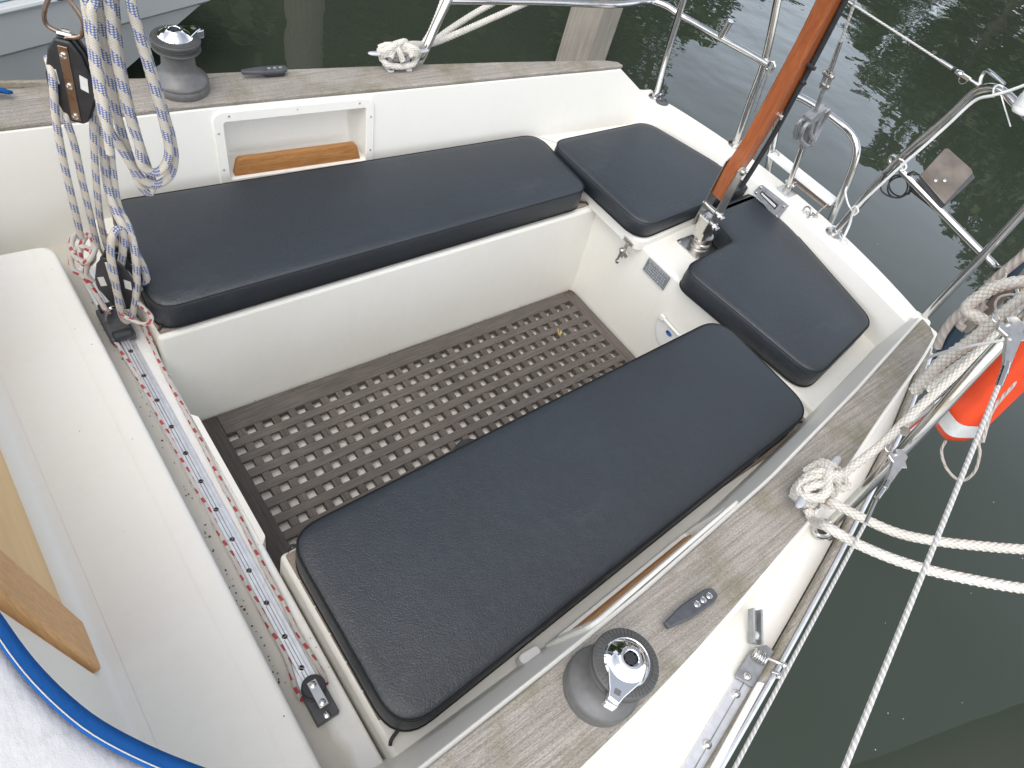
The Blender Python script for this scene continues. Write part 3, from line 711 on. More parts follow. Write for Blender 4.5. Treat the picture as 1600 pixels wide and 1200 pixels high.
# ================================================================== TRAVELLER
trv = thing('traveller_track', 'long aluminium mainsheet track with slotted screws and a black end stop', 'track', (-.15, 0, .29))
s0_, s1_ = P(204, 549, .307), P(471, 1044, .307); TAX = s0_.x+(s1_.x-s0_.x)*(.655-s0_.y)/(s1_.y-s0_.y); TBX = s0_.x+(s1_.x-s0_.x)*(-.585-s0_.y)/(s1_.y-s0_.y)
A = P(147, 424, .305); A = V((TAX, .655, .29)); B = V((TBX, -.585, .29))
dirT = (B-A).normalized(); perp = V((-dirT.y, dirT.x, 0))   # perp points aft(+x)?
if perp.x < 0: perp = -perp
m = MB(); m.bar(A+V((0, 0, .004)), B+V((0, 0, .004)), .038, .008, V((0, 0, 1)))
m.bar(A+V((0, 0, .0125)), B+V((0, 0, .0125)), .019, .009, V((0, 0, 1))); obj('rail', m, G['alu'], trv, bevel=.001)
m = MB()
for o_ in (-.0032, .0032): m.bar(A+perp*o_+V((0, 0, .0168)), B+perp*o_+V((0, 0, .0168)), .0011, .001)
obj('groove', m, G['dgrey'], trv)
for px, py in ((204, 549), (226, 587), (247, 625), (268, 667), (291, 708), (315, 752), (339, 796), (363, 843), (389, 892), (417, 942), (445, 995), (471, 1044)):
    c = P(px, py, .307); t = (c-A).dot(dirT); c = A+dirT*t+V((0, 0, .0172))
    m = MB(); m.lathe([(.0060, -.003), (.0060, .0004), (.0050, .0006), (.0046, -.0002), (.0002, -.0002)], c, (0, 0, 1), 14)
    a = random.uniform(0, PI); d = V((math.cos(a), math.sin(a), 0))*.0042; m.bar(c-d+V((0, 0, .0001)), c+d+V((0, 0, .0001)), .0012, .0006)
    obj('screw', m, G['steeld'], trv)
E0 = B-dirT*.030
m = MB(); m.bar(B-dirT*.012+V((0, 0, .011)), B+dirT*.052+V((0, 0, .011)), .044, .022); stop = obj('end_stop', m, G['dgrey'], trv, bevel=.002)
m = MB(); m.lathe([(.021, .021), (.022, .023), (.022, .027), (.016, .029), (.016, .033), (.022, .035), (.022, .039), (.020, .041)], B-dirT*.008, (0, 0, 1), 24); obj('sheave', m, G['black'], stop)
m = MB(); pl = lambda a, b2, z: B+dirT*a+perp*b2+V((0, 0, z))
for a, b2 in ((-.024, .040),):
    ring = []
    for z in (.0415, .045): ring.append([pl(-.018, -.009, z), pl(.034, -.009, z), pl(.034, .009, z), pl(-.018, .009, z)])
    m.loft(ring)
obj('strap', m, G['steel'], stop, bevel=.001)
for a, r_ in ((-.010, .006), (.026, .006), (.045, .0065)):
    m = MB(); zc = .045 if a < .04 else .022; m.lathe([(r_, -.004), (r_, .002), (r_*.6, .0034), (.0003, .0038)], pl(a, 0, zc), (0, 0, 1), 14); d = dirT*.006 if a > .04 else perp*.005
    m.bar(pl(a, 0, zc+.0036)-d, pl(a, 0, zc+.0036)+d, .0011, .0008); obj('screw', m, G['steel'], stop)
# car
carp = P(196, 512, .31); tc_ = (carp-A).dot(dirT); CAR = A+dirT*(tc_-.02)
car = thing('traveller_car', 'dark traveller car with steel shackle riding on the mainsheet track', 'car', tuple(CAR))
m = MB(); m.bar(CAR-dirT*.055+V((0, 0, .018)), CAR+dirT*.055+V((0, 0, .018)), .056, .022); obj('body', m, G['dgrey'], car, bevel=.005)
for s in (1, -1):
    m = MB(); m.cyl(CAR+dirT*.048*s+V((0, 0, .03))-perp*.02, CAR+dirT*.048*s+V((0, 0, .03))+perp*.02, .013, None, 16); obj('end_roller', m, G['black'], car, bevel=.002)
m = MB(); m.tube(catmull([CAR+perp*.016+V((0, 0, .028)), CAR+perp*.016+V((0, 0, .055)), CAR+V((0, 0, .075)), CAR-perp*.016+V((0, 0, .055)), CAR-perp*.016+V((0, 0, .028))], 6), .0045, 8); obj('shackle', m, G['steel'], car)
# ---- control lines
lz = .2945
l1 = thing('traveller_line', 'white control line with red flecks lying along the camera side of the track', 'rope', tuple(P(275, 720, lz)), 'red flecked traveller lines')
rope('line', [CAR-perp*.02-dirT*(-.03)+V((0, 0, .018)), *[P(a, b_, .3040) for a, b_ in ((218, 594), (237, 628), (264, 680), (283, 715), (302, 753), (323, 790), (342, 830), (363, 868), (397, 933), (420, 977), (445, 1022))], pl(-.02, -.025, .012), pl(-.004, -.024, .020)], .0052, G['roper'], l1, 8, .005, amp=.05, k=300)
l2 = thing('traveller_line', 'white control line with red flecks lying between the track and the footwell edge', 'rope', tuple(P(320, 725, lz)), 'red flecked traveller lines')
rope('line', [CAR+perp*.03-dirT*.03+V((0, 0, .02)), P(226, 512, lz+.012), P(248, 562, lz), *[P(a, b_, lz+.002) for a, b_ in ((275, 616), (293, 650), (311, 684), (330, 721), (348, 758), (367, 793), (397, 855), (418, 897), (440, 937), (462, 982))], pl(-.03, .028, .012), pl(-.004, .024, .020)], .0050, G['roper'], l2, 8, .005, amp=.05, k=300)
rope('loop', [PD(212, 470, 1.66), PD(222, 478, 1.65), PD(236, 494, 1.63), PD(234, 504, 1.62), PD(222, 506, 1.63), PD(205, 500, 1.64), PD(190, 492, 1.65)], .0048, G['roper'], l2, 8, .005, amp=.05, k=300)
rope('end_knot', [P(226, 512, lz+.012)+V((0, 0, .002)), P(231, 523, lz+.008), P(236, 535, lz+.005)], .0062, G['roper'], l2, 6)
# knot at starboard end of the track
k1 = thing('line_knot', 'tangled bunch of red flecked line knotted at the far end of the track', 'rope', tuple(P(135, 400, .36)))
kp = [(170, 492, 1.70), (150, 460, 1.69), (130, 432, 1.68), (114, 420, 1.67), (112, 400, 1.66), (126, 386, 1.64), (142, 392, 1.63), (146, 404, 1.63), (136, 414, 1.63), (126, 405, 1.64), (128, 380, 1.64), (142, 362, 1.64), (150, 380, 1.62), (144, 400, 1.60), (132, 410, 1.61), (116, 398, 1.64), (112, 378, 1.66), (122, 364, 1.66), (140, 366, 1.63), (147, 390, 1.61), (134, 425, 1.64), (145, 440, 1.66)]
rope('line', [PD(*q) for q in kp], .0064, G['roper'], k1, 8, .005, amp=.05, k=300)
# ================================================================== MAINSHEET BLOCKS
def fiddle(name, label, c, up, side, h, wd, th_, smat='brz'):
    root = thing(name, label, 'pulley block', tuple(c)); n = up.cross(side).normalized()
    def q(a, b2, d): return c+up*a*h+side*b2*wd+n*d
    out = [(.5, -.16), (.5, .16), (.36, .34), (.05, .5), (-.12, .5), (-.46, .24), (-.5, .12), (-.5, -.12), (-.46, -.24), (-.12, -.5), (.05, -.5), (.36, -.34)]
    m = MB()
    for d0, d1 in ((-th_/2, -th_/2+.006), (th_/2-.006, th_/2), (-.003, .003)):
        r0 = [q(a, b2, d0) for a, b2 in out]; r1 = [q(a, b2, d1) for a, b2 in out]; m.loft([r0, r1])
    obj('cheeks', m, G['black'], root, bevel=.003)
    for b_ in (.06, ):
        m = MB(); m.cyl(q(b_, 0, -th_/2+.004), q(b_, 0, th_/2-.004), wd*.36, None, 24); obj('sheave', m, G['white'], root)
    for s in (1, -1):
        m = MB(); ring = []
        for d in (th_/2*s, (th_/2+.0025)*s): ring.append([q(.44, -.10, d), q(.44, .10, d), q(-.46, .10, d), q(-.46, -.10, d)])
        m.loft(ring); st = obj('strap', m, G[smat], root, bevel=.001)
        for a in (.34, -.02, -.40):
            m = MB(); m.lathe([(.006, 0), (.006, .002), (.0038, .0028), (.003, .001), (.0003, .001)], q(a, 0, (th_/2+.0025)*s), n*s, 12); obj('rivet', m, G['steel'], st)
        for sg in (-1, 1):
            m = MB(); ring = []
            for d in (th_/2*s, (th_/2+.0008)*s): ring.append([q(.14, sg*.24, d), q(.11, sg*.40, d), q(-.06, sg*.38, d), q(-.03, sg*.22, d)])
            m.loft(ring); obj('sheave_window', m, G['refl'], root)
    return root, q
view = -(RR[2])
YM = .50
ub = PY(115, 124, YM); up = (PY(103, 60, YM)-PY(128, 190, YM)).normalized()
sd = (RR[0]*.93+V((0, 0, 0))); sd = (sd-up*sd.dot(up)).normalized()
hgt = (PY(103, 62, YM)-PY(127, 190, YM)).length
ublk, uq = fiddle('pulley_block', 'black pulley block with a bronze coloured strap hanging from a navy strop', ub, up, sd, hgt, .082, .034)
n_ = up.cross(sd)
m = MB()
tl = [uq(.46, 0, 0), uq(.50, -.02, .004), uq(.58, -.34, 0), uq(.76, -.30, 0), uq(.99, .02, 0), uq(.76, .40, 0), uq(.56, .34, 0), uq(.50, .06, -.004)]
m.tube(catmull(tl, 8, True), .0042, 8, True); obj('shackle', m, G['brz'], ublk)
m = MB(); m.lathe([(.0055, -.012), (.0055, .012)], uq(.52, 0, 0), sd, 10); m.bar(uq(.44, 0, .006), uq(.56, 0, .006), .014, .003, n_); obj('clevis', m, G['steel'], ublk)
strop = thing('strop', 'short navy strop carrying the black pulley block', 'strop', tuple(uq(1., 0, 0)))
rope('strop_line', [uq(.90, .02, .004), uq(1.05, 0, .002), uq(1.5, -.05, 0), uq(2.6, -.2, 0)], .0085, G['strop'], strop, 8, .006)
# lower block with cam
lb = PY(187, 434, .43)
lup = V((-.02, .03, 1)).normalized(); lsd = (RR[0]-lup*RR[0].dot(lup)).normalized()
lblk, lq = fiddle('pulley_block', 'black lower pulley block with steel cam cleat standing on the traveller car', lb, lup, lsd, .155, .088, .050, 'steel')
m = MB(); m.hexa([lq(.02, -.26, .027), lq(.02, .20, .027), lq(-.40, .10, .027), lq(-.40, -.26, .027), lq(.06, -.26, .034), lq(.06, .20, .034), lq(-.42, .10, .034), lq(-.42, -.26, .034)]); m.bar(lq(.40, -.12, .034), lq(.10, -.12, .036), .022, .004, lsd.cross(lup)); obj('cam_cleat', m, G['steel'], lblk, bevel=.002)
m = MB(); m.bar(lq(-.2, .2, .03), lq(-.36, .75, .03), .018, .004, lup); m.lathe([(.006, -.008), (.006, .008)], lq(-.05, .60, .02), lup, 14); obj('cam_arm', m, G['alu'], lblk, bevel=.001)
# ---- mainsheet
ms = thing('mainsheet', 'thick white mainsheet with blue flecks hanging in coils and falls between the pulley blocks', 'rope', tuple(lq(0, 0, 0)))
RB = .0072; XM = -.140
def pf(px, py, x=XM): return PY(px, py, YM-(x-XM))
falls = [
    [uq(.2, -.46, 0), pf(82, 120), pf(88, 190), pf(101, 260), pf(115, 320), pf(127, 372)],
    [uq(-.3, -.2, .006), pf(104, 185), pf(116, 225), pf(130, 290), pf(143, 345), pf(152, 385)],
    [uq(-.1, .42, .0), pf(145, 180), pf(147, 230), pf(152, 300), pf(158, 350), pf(168, 388)],
    [pf(150, -70, -.16), pf(153, 40, -.16), pf(157, 150, -.155), pf(161, 230, -.15), pf(167, 285, -.15), pf(178, 325, -.12), pf(194, 358, -.08), pf(212, 395, -.06), pf(227, 426, -.05), pf(226, 444, -.05), pf(212, 452, -.055), pf(200, 446, -.07)],
    [pf(166, -70, -.18), pf(166, 80, -.175), pf(170, 200, -.165), pf(176, 270, -.155), pf(184, 320, -.14), pf(199, 352, -.09), pf(209, 385, -.05), pf(213, 420, -.035), pf(213, 455, -.03), pf(208, 488, -.03), pf(199, 502, -.03), pf(190, 490, -.03), pf(184, 462, -.03), pf(178, 430, -.03), pf(173, 400, -.035), pf(174, 374, -.04), pf(183, 358, -.05), pf(192, 366, -.05), pf(192, 392, -.05), pf(188, 420, -.06)],
]
for i_, f_ in enumerate(falls): rope('fall', ([f_[0]+V((0, 0, .45))] if i_ > 2 else [])+f_, RB*(1.18 if i_ > 2 else 1), G['ropeb'], ms, 12, .006, amp=.05, k=120)
XC = -.185
def pc(px, py, x=XC): return PY(px, py, .32-(x-XC))
coil1 = [pc(126, -60), pc(134, 0), pc(142, 60), pc(151, 120), pc(160, 175), pc(172, 205), pc(190, 232), pc(208, 262), pc(226, 283), pc(246, 288), pc(264, 276), pc(272, 255), pc(270, 225), pc(261, 190), pc(246, 140), pc(228, 80), pc(208, 20), pc(198, -40)]
coil2 = [pc(146, -60, -.2), pc(152, 0, -.2), pc(160, 60, -.2), pc(172, 120, -.2), pc(182, 175, -.2), pc(194, 220, -.2), pc(208, 262, -.2), pc(220, 290, -.2), pc(234, 301, -.2), pc(238, 285, -.2), pc(228, 255, -.2), pc(212, 205, -.2), pc(196, 140, -.2), pc(184, 70, -.2), pc(178, 0, -.2), pc(174, -60, -.2)]
coil3 = [pc(160, -60, -.165), pc(170, 0, -.165), pc(178, 70, -.165), pc(190, 130, -.165), pc(205, 190, -.165), pc(217, 225, -.165), pc(222, 258, -.165), pc(240, 270, -.165), pc(255, 262, -.165), pc(264, 235, -.165), pc(254, 185, -.165), pc(236, 120, -.165), pc(216, 50, -.165), pc(204, 0, -.165), pc(196, -60, -.165)]
coil4 = [pc(138, -60, -.155), pc(143, 20, -.155), pc(151, 100, -.155), pc(162, 160, -.15), pc(168, 210, -.15), pc(172, 240, -.15)]
UPV = V((-.01, .0, .45))
for c_ in (coil1, coil2, coil3): rope('coil', [c_[0]+UPV, *c_, c_[-1]+UPV], RB*1.13, G['ropeb'], ms, 12, .006, amp=.05, k=120)
rope('coil', [coil4[0]+UPV, *coil4], RB, G['ropeb'], ms, 12, .006, amp=.05, k=120)
# ================================================================== TILLER
til = thing('tiller', 'varnished red brown wooden tiller raised upright on a steel rudder head', 'tiller', (1.519, 0, .357))
spine = [PY(*q, 0) for q in ((1127, 306), (1148, 265), (1168, 235), (1190, 198), (1217, 150), (1245, 99), (1272, 48), (1296, 0), (1322, -55))]; spine.append(spine[-1]+(spine[-1]-spine[-3])*1.6)
sp = resample(catmull(spine, 8), .03); rings = []
for i, p in enumerate(sp):
    t = (sp[min(i+1, len(sp)-1)]-sp[max(i-1, 0)]).normalized(); nx = V((t.z, 0, -t.x)); hw = .0225; hd = .031 if p.z > .86 else .022
    back = hd if p.z > .86 else .018
    rr = []
    for yy, dd in ((-1, -1), (1, -1), (1, 1), (-1, 1)): rr.append(p+V((0, yy*hw, 0))+nx*(back if dd > 0 else -.026))
    rings.append(rr)
m = MB(); m.loft(rings); obj('blade', m, G['mahog'], til, bevel=.006, bseg=3)
for s in (1, -1):
    m = MB(); pr = [(1.452, .455), (1.505, .448), (1.515, .50), (1.500, .62), (1.492, .70), (1.470, .71), (1.455, .70), (1.456, .56)]
    pr = rounded(pr, .008, 3); m.prism(pr, s*.0230, s*.0265, lambda x, y, z: (x, z, y)); obj('cheek_plate', m, G['steeld'], til, bevel=.0008)
m = MB(); m.prism(rounded([(1.500, .41), (1.552, .41), (1.525, .50), (1.478, .50)], .004, 2), -.022, .022, lambda x, y, z: (x-.018, z, y+.0)); head = obj('rudder_head', m, G['satin'], til, bevel=.003)
for a, b_ in ((1.477, .492), (1.472, .535)):
    m = MB(); m.cyl((a, -.034, b_), (a, .034, b_), .0075, None, 12); m.lathe([(.012, 0), (.012, .008)], (a, -.036, b_), (0, -1, 0), 6); m.lathe([(.007, 0), (.007, .010), (.004, .012)], (a, -.044, b_), (0, -1, 0), 12); obj('bolt', m, G['steel'], head)
for a, b_ in ((1.486, .685), (1.520, .865)):
    m = MB(); m.cyl((a, -.030, b_), (a, .030, b_), .0055, None, 12); m.lathe([(.0095, 0), (.0095, .004), (.005, .007)], (a, -.0265, b_), (0, -1, 0), 14); obj('bolt', m, G['steel'], til)
for a, b_ in ((1.462, -.010), (1.462, .012)):
    m = MB(); m.lathe([(.007, 0), (.007, .005), (.003, .006)], (a+.012, b_, .499), (0, 0, 1), 12); obj('screw', m, G['steeld'], head)
stk0 = V((1.528, 0, .357)); stk1 = V((1.505, 0, .425)); ax = (stk1-stk0)
m = MB(); m.lathe([(.0175, -.02), (.0175, .085)], stk0, ax, 24); obj('stock', m, G['satin'], til)
m = MB(); m.lathe([(.034, .000), (.035, .012), (.031, .014), (.031, .020), (.034, .022), (.034, .030), (.029, .033), (.028, .046), (.030, .048), (.030, .056), (.0185, .057)], stk0, V((-.06, 0, 1)), 32); obj('bearing_collar', m, G['satin'], til)
m = MB(); m.prism(rounded([(1.468, -.055), (1.590, -.055), (1.590, .055), (1.468, .055)], .008, 3), .357, .3615); bp = obj('base_plate', m, G['satin'], til, bevel=.001)
for x, y in ((1.478, -.045), (1.478, .045), (1.58, -.045), (1.58, .045)):
    m = MB(); m.lathe([(.006, 0), (.006, .002), (.002, .0035)], (x, y, .3615), (0, 0, 1), 12); obj('screw', m, G['steel'], bp)
ex = [PY(1157, 294, -.03), PY(1180, 258, -.03), PY(1213, 203, -.03), PY(1240, 153, -.03), PY(1268, 102, -.03), PY(1320, 2, -.03), PY(1370, -95, -.03)]
m = MB(); m.tube(catmull(ex, 6), .0078, 10); exo = obj('tiller_extension', m, G['black'], til)
m = MB(); c = PY(1265, 102, -.03); m.bar(c+V((0, -.02, 0)), c+V((0, .022, 0)), .010, .010); c = PY(1254, 125, -.03); m.bar(c, c+V((.012, -.004, -.012)), .014, .012); obj('clip', m, G['black'], exo, bevel=.002)
# ================================================================== SMALL FITTINGS ON THE STERN
nr = V((-.96, 0, .22)).normalized()
hx_ = thing('recessed_handle', 'grey metal plate with a slotted opening on the stern wall behind the tiller', 'plate', (1.85, .01, .45))
p0 = V((1.852, 0, .44))
cs = [PN(*q, V((-1, -.05, .18)).normalized(), p0) for q in ((1180, 300), (1190, 289), (1233, 322), (1216, 344))]
o_ = V((-.012, 0, .002)); m = MB(); m.loft([[c-o_*1.0 for c in cs], [c+o_ for c in cs]]); hp = obj('plate', m, G['galv'], hx_, bevel=.0012)
def bil(u, v_, d): return (cs[0]*(1-u)+cs[3]*u)*(1-v_)+(cs[1]*(1-u)+cs[2]*u)*v_+V((-1, 0, .18)).normalized()*d
m = MB(); m.hexa([bil(.16, .36, .0122), bil(.78, .36, .0122), bil(.78, .72, .0122), bil(.16, .72, .0122), bil(.18, .38, .0145), bil(.76, .38, .0145), bil(.76, .70, .0145), bil(.18, .70, .0145)]); obj('slot', m, G['black'], hp)
m = MB(); m.hexa([bil(.2, .46, .0146), bil(.75, .46, .0146), bil(.75, .62, .0146), bil(.2, .62, .0146), bil(.2, .46, .0175), bil(.75, .46, .0175), bil(.75, .62, .0175), bil(.2, .62, .0175)]); obj('bar', m, G['refl'], hp, bevel=.001)
for u, v_ in ((.07, .16), (.93, .16), (.07, .86), (.93, .86)):
    m = MB(); m.lathe([(.004, 0), (.004, .002), (.001, .003)], bil(u, v_, .012), V((-1, 0, .18)), 10); obj('screw', m, G['steel'], hp)
c = PX(1165, 268, 1.838); kb = thing('snap_stud', 'small steel stud on the stern wall just behind the tiller', 'stud', tuple(c))
m = MB(); m.lathe([(.010, 0), (.010, .003), (.006, .005), (.006, .010), (.009, .013), (.0085, .017), (.003, .02)], c, V((-1, 0, .2)), 16); obj('stud', m, G['steel'], kb)
c = P(1268, 336, .487); ey = thing('eye_bolt', 'small stainless eye bolt with a ring on the stern rim', 'eye bolt', tuple(c))
m = MB(); m.lathe([(.016, 0), (.016, .003), (.010, .005), (.0, .0055)], c, (0, 0, 1), 20); m.bar(c+V((-.012, .018, .002)), c+V((.012, -.018, .002)), .018, .004); obj('base', m, G['steel'], ey, bevel=.001)
m = MB(); m.tube([c+V((-.014+.0*t, 0, .012))+V((-.012, .010, 0))+V((math.cos(t)*.006, math.cos(t)*.018, math.sin(t)*.018)) for t in [2*PI*k/24 for k in range(24)]], .0032, 8, True); obj('ring', m, G['steeld'], ey)
# data plate, latch, vent flap on the footwell aft wall
def wallx(z): return 1.318+.018*(z+.058)/.415
nW = V((-1, 0, .043)).normalized()
dp_ = [PN(*q, nW, V((1.329, 0, .3))) for q in ((1014.5, 402.5), (1047.5, 434), (1036, 453.5), (1004.5, 421))]
dpt = thing('data_plate', 'small engraved grey blue metal plate on the white aft wall below the tiller', 'plate', tuple(sum(dp_, V())/4))
m = MB(); m.loft([[c+nW*-.001 for c in dp_], [c+nW*.0025 for c in dp_]]); pb = obj('plate', m, G['plate'], dpt, bevel=.0006)
def dq(u, v_, d): return (dp_[0]*(1-u)+dp_[1]*u)*(1-v_)+(dp_[3]*(1-u)+dp_[2]*u)*v_+nW*d
m = MB()
for r_ in range(5):
    v0 = .13+r_*.16; u = .07+random.uniform(0, .05)
    while u < .92:
        L = random.uniform(.03, .09)
        h = [dq(u, v0, .0026), dq(min(.94, u+L), v0, .0026), dq(min(.94, u+L), v0+random.uniform(.05, .09), .0026), dq(u, v0+random.uniform(.05, .09), .0026)]
        m.loft([h, [k+nW*.0005 for k in h]]); u += L+random.uniform(.02, .04)
m.tube([dq(.03, .05, .003), dq(.97, .05, .003), dq(.97, .95, .003), dq(.03, .95, .003)], .0010, 5, True)
obj('engraving', m, G['platelt'], pb)
lt = thing('hasp_latch', 'brass grey hasp latch with a turn knob closing the locker lid at the footwell', 'latch', tuple(PX(978, 392, 1.3)))
lp = [PX(973, 371, 1.300), PX(985, 383, 1.300)]; lc = PX(980, 377, 1.300)
def lw(px, py, d=0): return PX(px, py, 1.300-d)
m = MB(); m.bar(lw(975, 371), lw(988, 384), .016, .004, V((-1, 0, 0))); obj('hinge_plate', m, G['steeld'], lt, bevel=.002)
m = MB(); m.bar(lw(981, 379, .005), lw(970, 402, .012), .013, .004, V((-1, 0, 0))); obj('hasp', m, G['steeld'], lt, bevel=.002)
m = MB(); m.ball(lw(972, 391, .014), .011, (1, 1, .8)); m.cyl(lw(972, 391, .0), lw(972, 391, .014), .006); m.cyl(lw(970, 394, .014), lw(964, 407, .016), .0045); m.ball(lw(964, 408, .016), .009, (.5, 1, 1)); m.bar(lw(976, 401, .0), lw(980, 397, .006), .014, .005, V((-1, 0, 0))); obj('turn_knob', m, G['steeld'], lt)
fl = thing('vent_flap', 'white rounded plastic flap cover with a small blue emblem on the aft footwell wall', 'cover', tuple(PX(1040, 522, 1.322)))
def fw(px, py, d=0): return PN(px, py, nW, V((1.324-d, 0, .2)))
c0, c1 = fw(1037, 495), fw(1066, 527); ax_ = (c1-c0); dn = V((.0, .0, -1))
pol = []
hw = ax_.length/2; midc = (c0+c1)/2; ua = ax_.normalized()
for k in range(17):
    t = PI*k/16; pol.append(midc-ua*math.cos(t)*hw*1.25+V((0, 0, -1))*(.004+math.sin(t)**.8*.088))
m = MB(); m.loft([[p_+nW*.0 for p_ in pol], [p_+nW*.005 for p_ in pol]]); fo_ = obj('flap', m, G['white'], fl, bevel=.0015)
m = MB(); m.cyl(c0-ua*.004+nW*.006, c1+ua*.004+nW*.006, .0055, None, 12); obj('hinge_pin', m, G['white'], fl)
for c in (c0, c1):
    m = MB(); m.bar(c-ua*.010+nW*.007, c+ua*.010+nW*.007, .018, .012, nW); obj('hinge_lug', m, G['white'], fl, bevel=.002)
ec = fw(1045, 521, .006)
m = MB(); m.prism([(math.cos(2*PI*k/20)*.013, math.sin(2*PI*k/20)*.008) for k in range(20)], 0, .0008, lambda x, y, z: ec+ua*x+V((0, 0, y))+nW*z); obj('emblem', m, G['bluelogo'], fo_)
m = MB(); m.prism([(math.cos(PI/2+PI*k/10)*.013, math.sin(PI/2+PI*k/10)*.008) for k in range(11)]+[(-.005, -.003), (-.005, .003)], .0008, .0013, lambda x, y, z: ec+ua*x+V((0, 0, y))+nW*z); obj('emblem_crescent', m, G['navylogo'], fo_)
# ================================================================== BACKSTAY
bs = thing('backstay', 'steel backstay with a folding handwheel tensioner standing on the stern rim', 'rigging', (1.933, 0, .487))
b0, b1, b2_, b3, b4, b5 = V((1.925, 0, .487)), V((1.81, 0, .726)), V((1.768, 0, .812)), V((1.701, 0, .946)), V((1.649, 0, 1.073)), V((1.613, 0, 1.168))
ax = (b5-b0).normalized(); b5e = b0+ax*1.6
def bs_at(t): return b0+ax*t
m = MB(); m.prism(rounded([(1.895, -.028), (1.955, -.028), (1.955, .028), (1.895, .028)], .008, 3), .4875, .491)
for s in (-1, 1): m.prism(rounded([(1.915, .490), (1.935, .490), (1.928, .535), (1.905, .535)], .004, 2), s*.010, s*.013, lambda x, y, z: (x, z, y))
m.cyl((1.915, -.02, .522), (1.915, .02, .522), .006); obj('chain_plate', m, G['steel'], bs, bevel=.001)
m = MB(); m.cyl(bs_at(.03), bs_at(.27), .0085, .010, 14); obj('barrel', m, G['steel'], bs)
m = MB(); m.cyl(bs_at(.20), bs_at(.46), .0065, None, 12); m.cyl(bs_at(.22), bs_at(.33), .013, None, 14); obj('screw_rod', m, G['galv'], bs)
wc = bs_at(.355); pa, pb_, pd = frame_to(ax, V((0, 1, 0)))
m = MB(); m.bar(wc-pa*.034, wc+pa*.034, .030, .034, ax)
bow = lambda s: catmull([wc+pa*.030*s+pb_*.010, wc+pa*.052*s+pb_*.012-ax*.004, wc+pa*.050*s+pb_*.012-ax*.05, wc+pa*.022*s+pb_*.02-ax*.095, wc-pa*.004*s+pb_*.03-ax*.10, wc+pa*.012*s+pb_*.018-ax*.055, wc+pa*.020*s+pb_*.012-ax*.01], 6)
for s in (1, -1): m.tube(bow(s), .0074, 8)
for s in (1, -1): m.tube([p_-2*pb_*(p_-wc).dot(pb_) for p_ in bow(s)], .0068, 8)
obj('handwheel', m, G['galv'], bs, bevel=.001)
m = MB(); tg = bs_at(.495)
for s in (-1, 1): m.bar(tg-ax*.035+V((0, s*.009, 0)), tg+ax*.028+V((0, s*.009, 0)), .020, .004, V((0, 1, 0)))
m.cyl(tg+ax*.015-V((0, .018, 0)), tg+ax*.015+V((0, .018, 0)), .008); m.cyl(tg-ax*.022-V((0, .016, 0)), tg-ax*.022+V((0, .016, 0)), .007); obj('toggle', m, G['steeld'], bs, bevel=.002)
m = MB(); m.cyl(tg+ax*.02, tg+ax*.13, .0072, .0062, 12); obj('terminal', m, G['steel'], bs)
m = MB(); m.tube(resample([tg+ax*.12, b5e], .02), .0042, 8); obj('wire', m, G['wire'], bs)
# ================================================================== PUSHPITS
RT = .0125
def tubeobj(name, pts, par, r=RT, mat='steel', n=10, seg=14):
    m = MB(); m.tube(catmull(pts, n), r, seg); return obj(name, m, G[mat], par)
def flange(par, c, n=V((0, 0, 1)), r=.030):
    m = MB(); m.lathe([(r, 0), (r, .003), (r*.85, .006), (r*.62, .008), (r*.6, .02), (r*.45, .021)], c, n, 20); obj('flange', m, G['steel'], par, angle=30)
pp = thing('pushpit_rail', 'stainless stern rail carrying ropes and lifebuoy on the near side of the stern', 'railing', (1.6, -.6, .487), 'stern rails')
ip = [V((1.905, -.232, .487)), V((1.902, -.257, .788)), V((1.90, -.295, .954)), PX(1515, 152, 1.90), PX(1535, 139, 1.895), PX(1562, 141, 1.88)]
top = ip+[P(1595, 170, 1.095), P(1640, 215, 1.10), V((1.80, -.70, 1.10)), V((1.70, -.79, 1.10)), V((1.4, -.83, 1.10)), V((1.16, -.835, 1.13)), PX(1640, 457, 1.05), PX(1592, 507, 1.03), PX(1512, 592, .99), PX(1447, 664, .96), PX(1370, 746, .935), V((.918, -.921, .475))]
tubeobj('top_rail', top, pp)
flange(pp, V((1.906, -.231, .487))); flange(pp, V((.918, -.921, .472)))
tubeobj('post', [V((1.872, -.632, .487)), V((1.872, -.628, .74)), V((1.87, -.622, .92)), V((1.865, -.615, 1.10))], pp)
hk = PX(1398, 258, 1.90)
tubeobj('mid_rail', [PX(1404, 262, 1.888), PX(1450, 309, 1.89), PX(1510, 371, 1.895), PX(1546, 407, 1.89), PX(1560, 420, 1.875), V((1.83, -.71, .76)), V((1.70, -.80, .76)), V((1.4, -.86, .76)), V((.99, -.872, .76))], pp, .0115)
tubeobj('hook', [PX(1412, 268, 1.895), PX(1404, 250, 1.91), PX(1394, 243, 1.915), PX(1390, 252, 1.915), PX(1396, 261, 1.91)], pp, .0055)
br = [PX(1530, 134, 1.90), PX(1533, 120, 1.91), PX(1541, 111, 1.91), PX(1550, 115, 1.90), PX(1569, 132, 1.885)]
tubeobj('bracket', br, pp, .0055)
ps = thing('pushpit_rail', 'stainless stern rail on the far side of the stern near the wooden pile', 'railing', (1.6, .6, .487), 'stern rails')
sp_ = [V((1.945, .272, .487)), PX(1172, 160, 1.92), PX(1195, 95, 1.905), PX(1215, 0, 1.89), PX(1226, -60, 1.885), PX(1222, -85, 1.88), V((1.86, .55, 1.12)), V((1.78, .72, 1.12)), V((1.4, .86, 1.12)), V((1.10, .88, 1.12)), PX(727, -60, 1.05), PX(701, -2, 1.0), PX(679, 46, .96), PX(655, 97, .92), V((.905, .93, .475))]
tubeobj('top_rail', sp_, ps)
